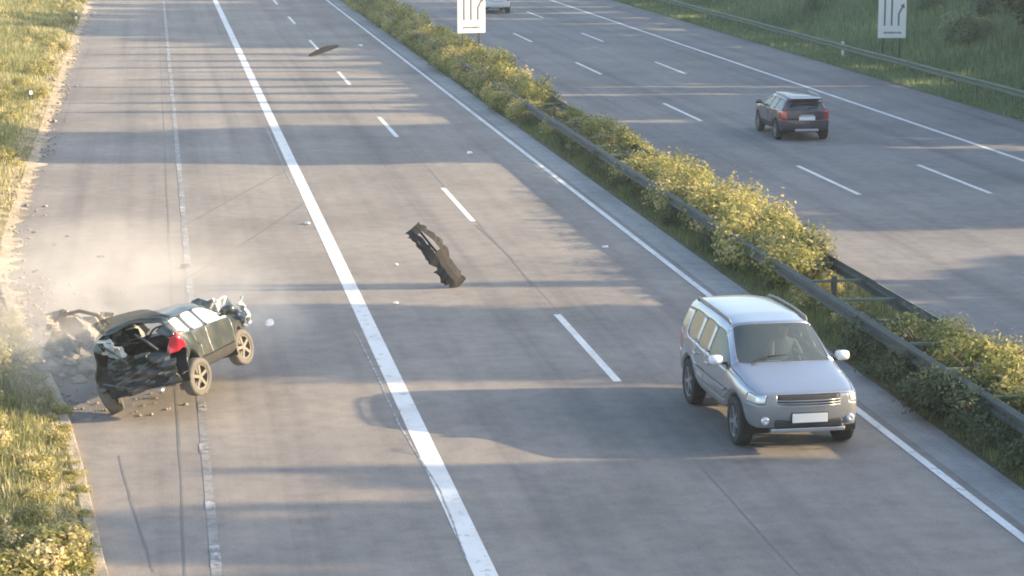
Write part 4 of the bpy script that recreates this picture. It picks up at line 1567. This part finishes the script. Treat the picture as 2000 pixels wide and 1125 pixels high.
# ------------------------------------------------------------------ dust hanging round the crash
def dust_cloud(name, loc, dims, dens, seed, label):
    bm = bmesh.new()
    bmesh.ops.create_icosphere(bm, subdivisions=3, radius=1)
    for v_ in bm.verts:
        v_.co = Vector((v_.co.x * dims[0], v_.co.y * dims[1], v_.co.z * dims[2]))
    me = bpy.data.meshes.new(name); bm.to_mesh(me); bm.free()
    m = bpy.data.materials.new(name + '_air'); m.use_nodes = True
    nt = m.node_tree
    nt.nodes.remove(nt.nodes['Principled BSDF'])
    vol = nt.nodes.new('ShaderNodeVolumePrincipled')
    vol.inputs['Color'].default_value = (.94, .90, .85, 1)
    vol.inputs['Anisotropy'].default_value = 0.1
    tc = nt.nodes.new('ShaderNodeTexCoord')
    sc_ = nt.nodes.new('ShaderNodeVectorMath'); sc_.operation = 'DIVIDE'
    sc_.inputs[1].default_value = dims
    nt.links.new(tc.outputs['Object'], sc_.inputs[0])
    ln = nt.nodes.new('ShaderNodeVectorMath'); ln.operation = 'LENGTH'
    nt.links.new(sc_.outputs['Vector'], ln.inputs[0])
    mr = nt.nodes.new('ShaderNodeMapRange')
    mr.interpolation_type = 'SMOOTHSTEP'
    mr.inputs['From Min'].default_value = .15; mr.inputs['From Max'].default_value = .97
    mr.inputs['To Min'].default_value = 1; mr.inputs['To Max'].default_value = 0
    nt.links.new(ln.outputs['Value'], mr.inputs['Value'])
    nz = nt.nodes.new('ShaderNodeTexNoise'); nz.noise_dimensions = '4D'
    nz.inputs['W'].default_value = seed
    nz.inputs['Scale'].default_value = .95; nz.inputs['Detail'].default_value = 6; nz.inputs['Distortion'].default_value = .8
    nt.links.new(tc.outputs['Object'], nz.inputs['Vector'])
    m2 = nt.nodes.new('ShaderNodeMapRange')
    m2.inputs['From Min'].default_value = .40; m2.inputs['From Max'].default_value = .72
    nt.links.new(nz.outputs['Fac'], m2.inputs['Value'])
    mu = nt.nodes.new('ShaderNodeMath'); mu.operation = 'MULTIPLY'
    nt.links.new(mr.outputs['Result'], mu.inputs[0]); nt.links.new(m2.outputs['Result'], mu.inputs[1])
    mu2 = nt.nodes.new('ShaderNodeMath'); mu2.operation = 'MULTIPLY'; mu2.inputs[1].default_value = dens
    nt.links.new(mu.outputs['Value'], mu2.inputs[0])
    nt.links.new(mu2.outputs['Value'], vol.inputs['Density'])
    nt.links.new(vol.outputs['Volume'], nt.nodes['Material Output'].inputs['Volume'])
    me.materials.append(m)
    o = mesh_object(name, me)
    o.location = loc
    tag(o, label, 'dust', kind='stuff')
    return o

dust_cloud('dust_cloud', (-1.4, 43.5, .62), (5.0, 10.0, 1.25), .34, 1.0, 'pale beige dust hanging over the hard shoulder behind the wreck')
dust_cloud('dust_cloud', (-1.6, 37.2, .75), (1.8, 2.0, .95), .42, 4.0, 'pale dust puff rising round the churned earth and the torn panel')
dust_cloud('dust_cloud', (1.7, 39.8, 1.0), (1.5, 1.8, .9), .6, 7.0, 'thin dust puff drifting off the nose of the wrecked car')

# ------------------------------------------------------------------ driver of the silver car
def seated_person(name, car, seat, wheel, label):
    sx, sy, sz = seat
    P = {'pelvis': (sx, sy, sz), 'belly': (sx, sy - .05, sz + .18), 'chest': (sx, sy - .10, sz + .38), 'neck': (sx, sy - .10, sz + .53), 'head': (sx, sy - .07, sz + .66), 'crown': (sx, sy - .07, sz + .74)}
    Rd = {'pelvis': .15, 'belly': .14, 'chest': .15, 'neck': .058, 'head': .088, 'crown': .07}
    E_ = [('pelvis', 'belly'), ('belly', 'chest'), ('chest', 'neck'), ('neck', 'head'), ('head', 'crown')]
    for t, sg in (('l', -1), ('r', 1)):
        P['sh' + t] = (sx + sg * .19, sy - .10, sz + .44); Rd['sh' + t] = .062
        P['el' + t] = (sx + sg * .25, sy + .12, sz + .24); Rd['el' + t] = .045
        P['wr' + t] = (wheel[0] + sg * .17, wheel[1] - .05, wheel[2] + .02); Rd['wr' + t] = .032
        P['ha' + t] = (wheel[0] + sg * .17, wheel[1] + .02, wheel[2] + .06); Rd['ha' + t] = .038
        P['kn' + t] = (sx + sg * .13, sy + .46, sz + .10); Rd['kn' + t] = .07
        P['an' + t] = (sx + sg * .13, sy + .72, sz - .24); Rd['an' + t] = .05
        E_ += [('chest', 'sh' + t), ('sh' + t, 'el' + t), ('el' + t, 'wr' + t), ('wr' + t, 'ha' + t), ('pelvis', 'kn' + t), ('kn' + t, 'an' + t)]
    ks_ = list(P)
    me = bpy.data.meshes.new(name)
    me.from_pydata([P[k] for k in ks_], [(ks_.index(a), ks_.index(b)) for a, b in E_], [])
    ob = bpy.data.objects.new(name, me)
    col.objects.link(ob)
    ob.modifiers.new('skin', 'SKIN')
    sub = ob.modifiers.new('sub', 'SUBSURF'); sub.levels = 2
    for k, sv in zip(ks_, me.skin_vertices[0].data):
        sv.radius = (Rd[k], Rd[k] * .85)
        sv.use_root = (k == 'pelvis')
    ev = bpy.data.meshes.new_from_object(ob.evaluated_get(bpy.context.evaluated_depsgraph_get()))
    bpy.data.objects.remove(ob)
    ev.materials.clear()
    for m in (simple('pale_shirt', (.52, .54, .52), .85), simple('skin', (.42, .26, .19), .6), simple('dark_hair', (.06, .045, .035), .8), simple('dark_trousers', (.05, .055, .07), .9)):
        ev.materials.append(m)
    for p_ in ev.polygons:
        c = p_.center
        hd = c.z > sz + .51
        p_.material_index = (2 if (c.z > sz + .70 or c.y < sy - .12) else 1) if hd else (1 if c.y > wheel[1] - .09 and c.z > sz + .18 else (3 if c.z < sz + .14 and c.y > sy + .02 else 0))
        p_.use_smooth = True
    ob = mesh_object(name, ev)
    ob.matrix_world = car.matrix_basis.copy()
    return tag(ob, label, 'person')

seated_person('person', suv, (-.36, -.16, .78), (-.36, .52, 1.02), 'driver in a pale shirt holding the steering wheel of the silver off-roader')
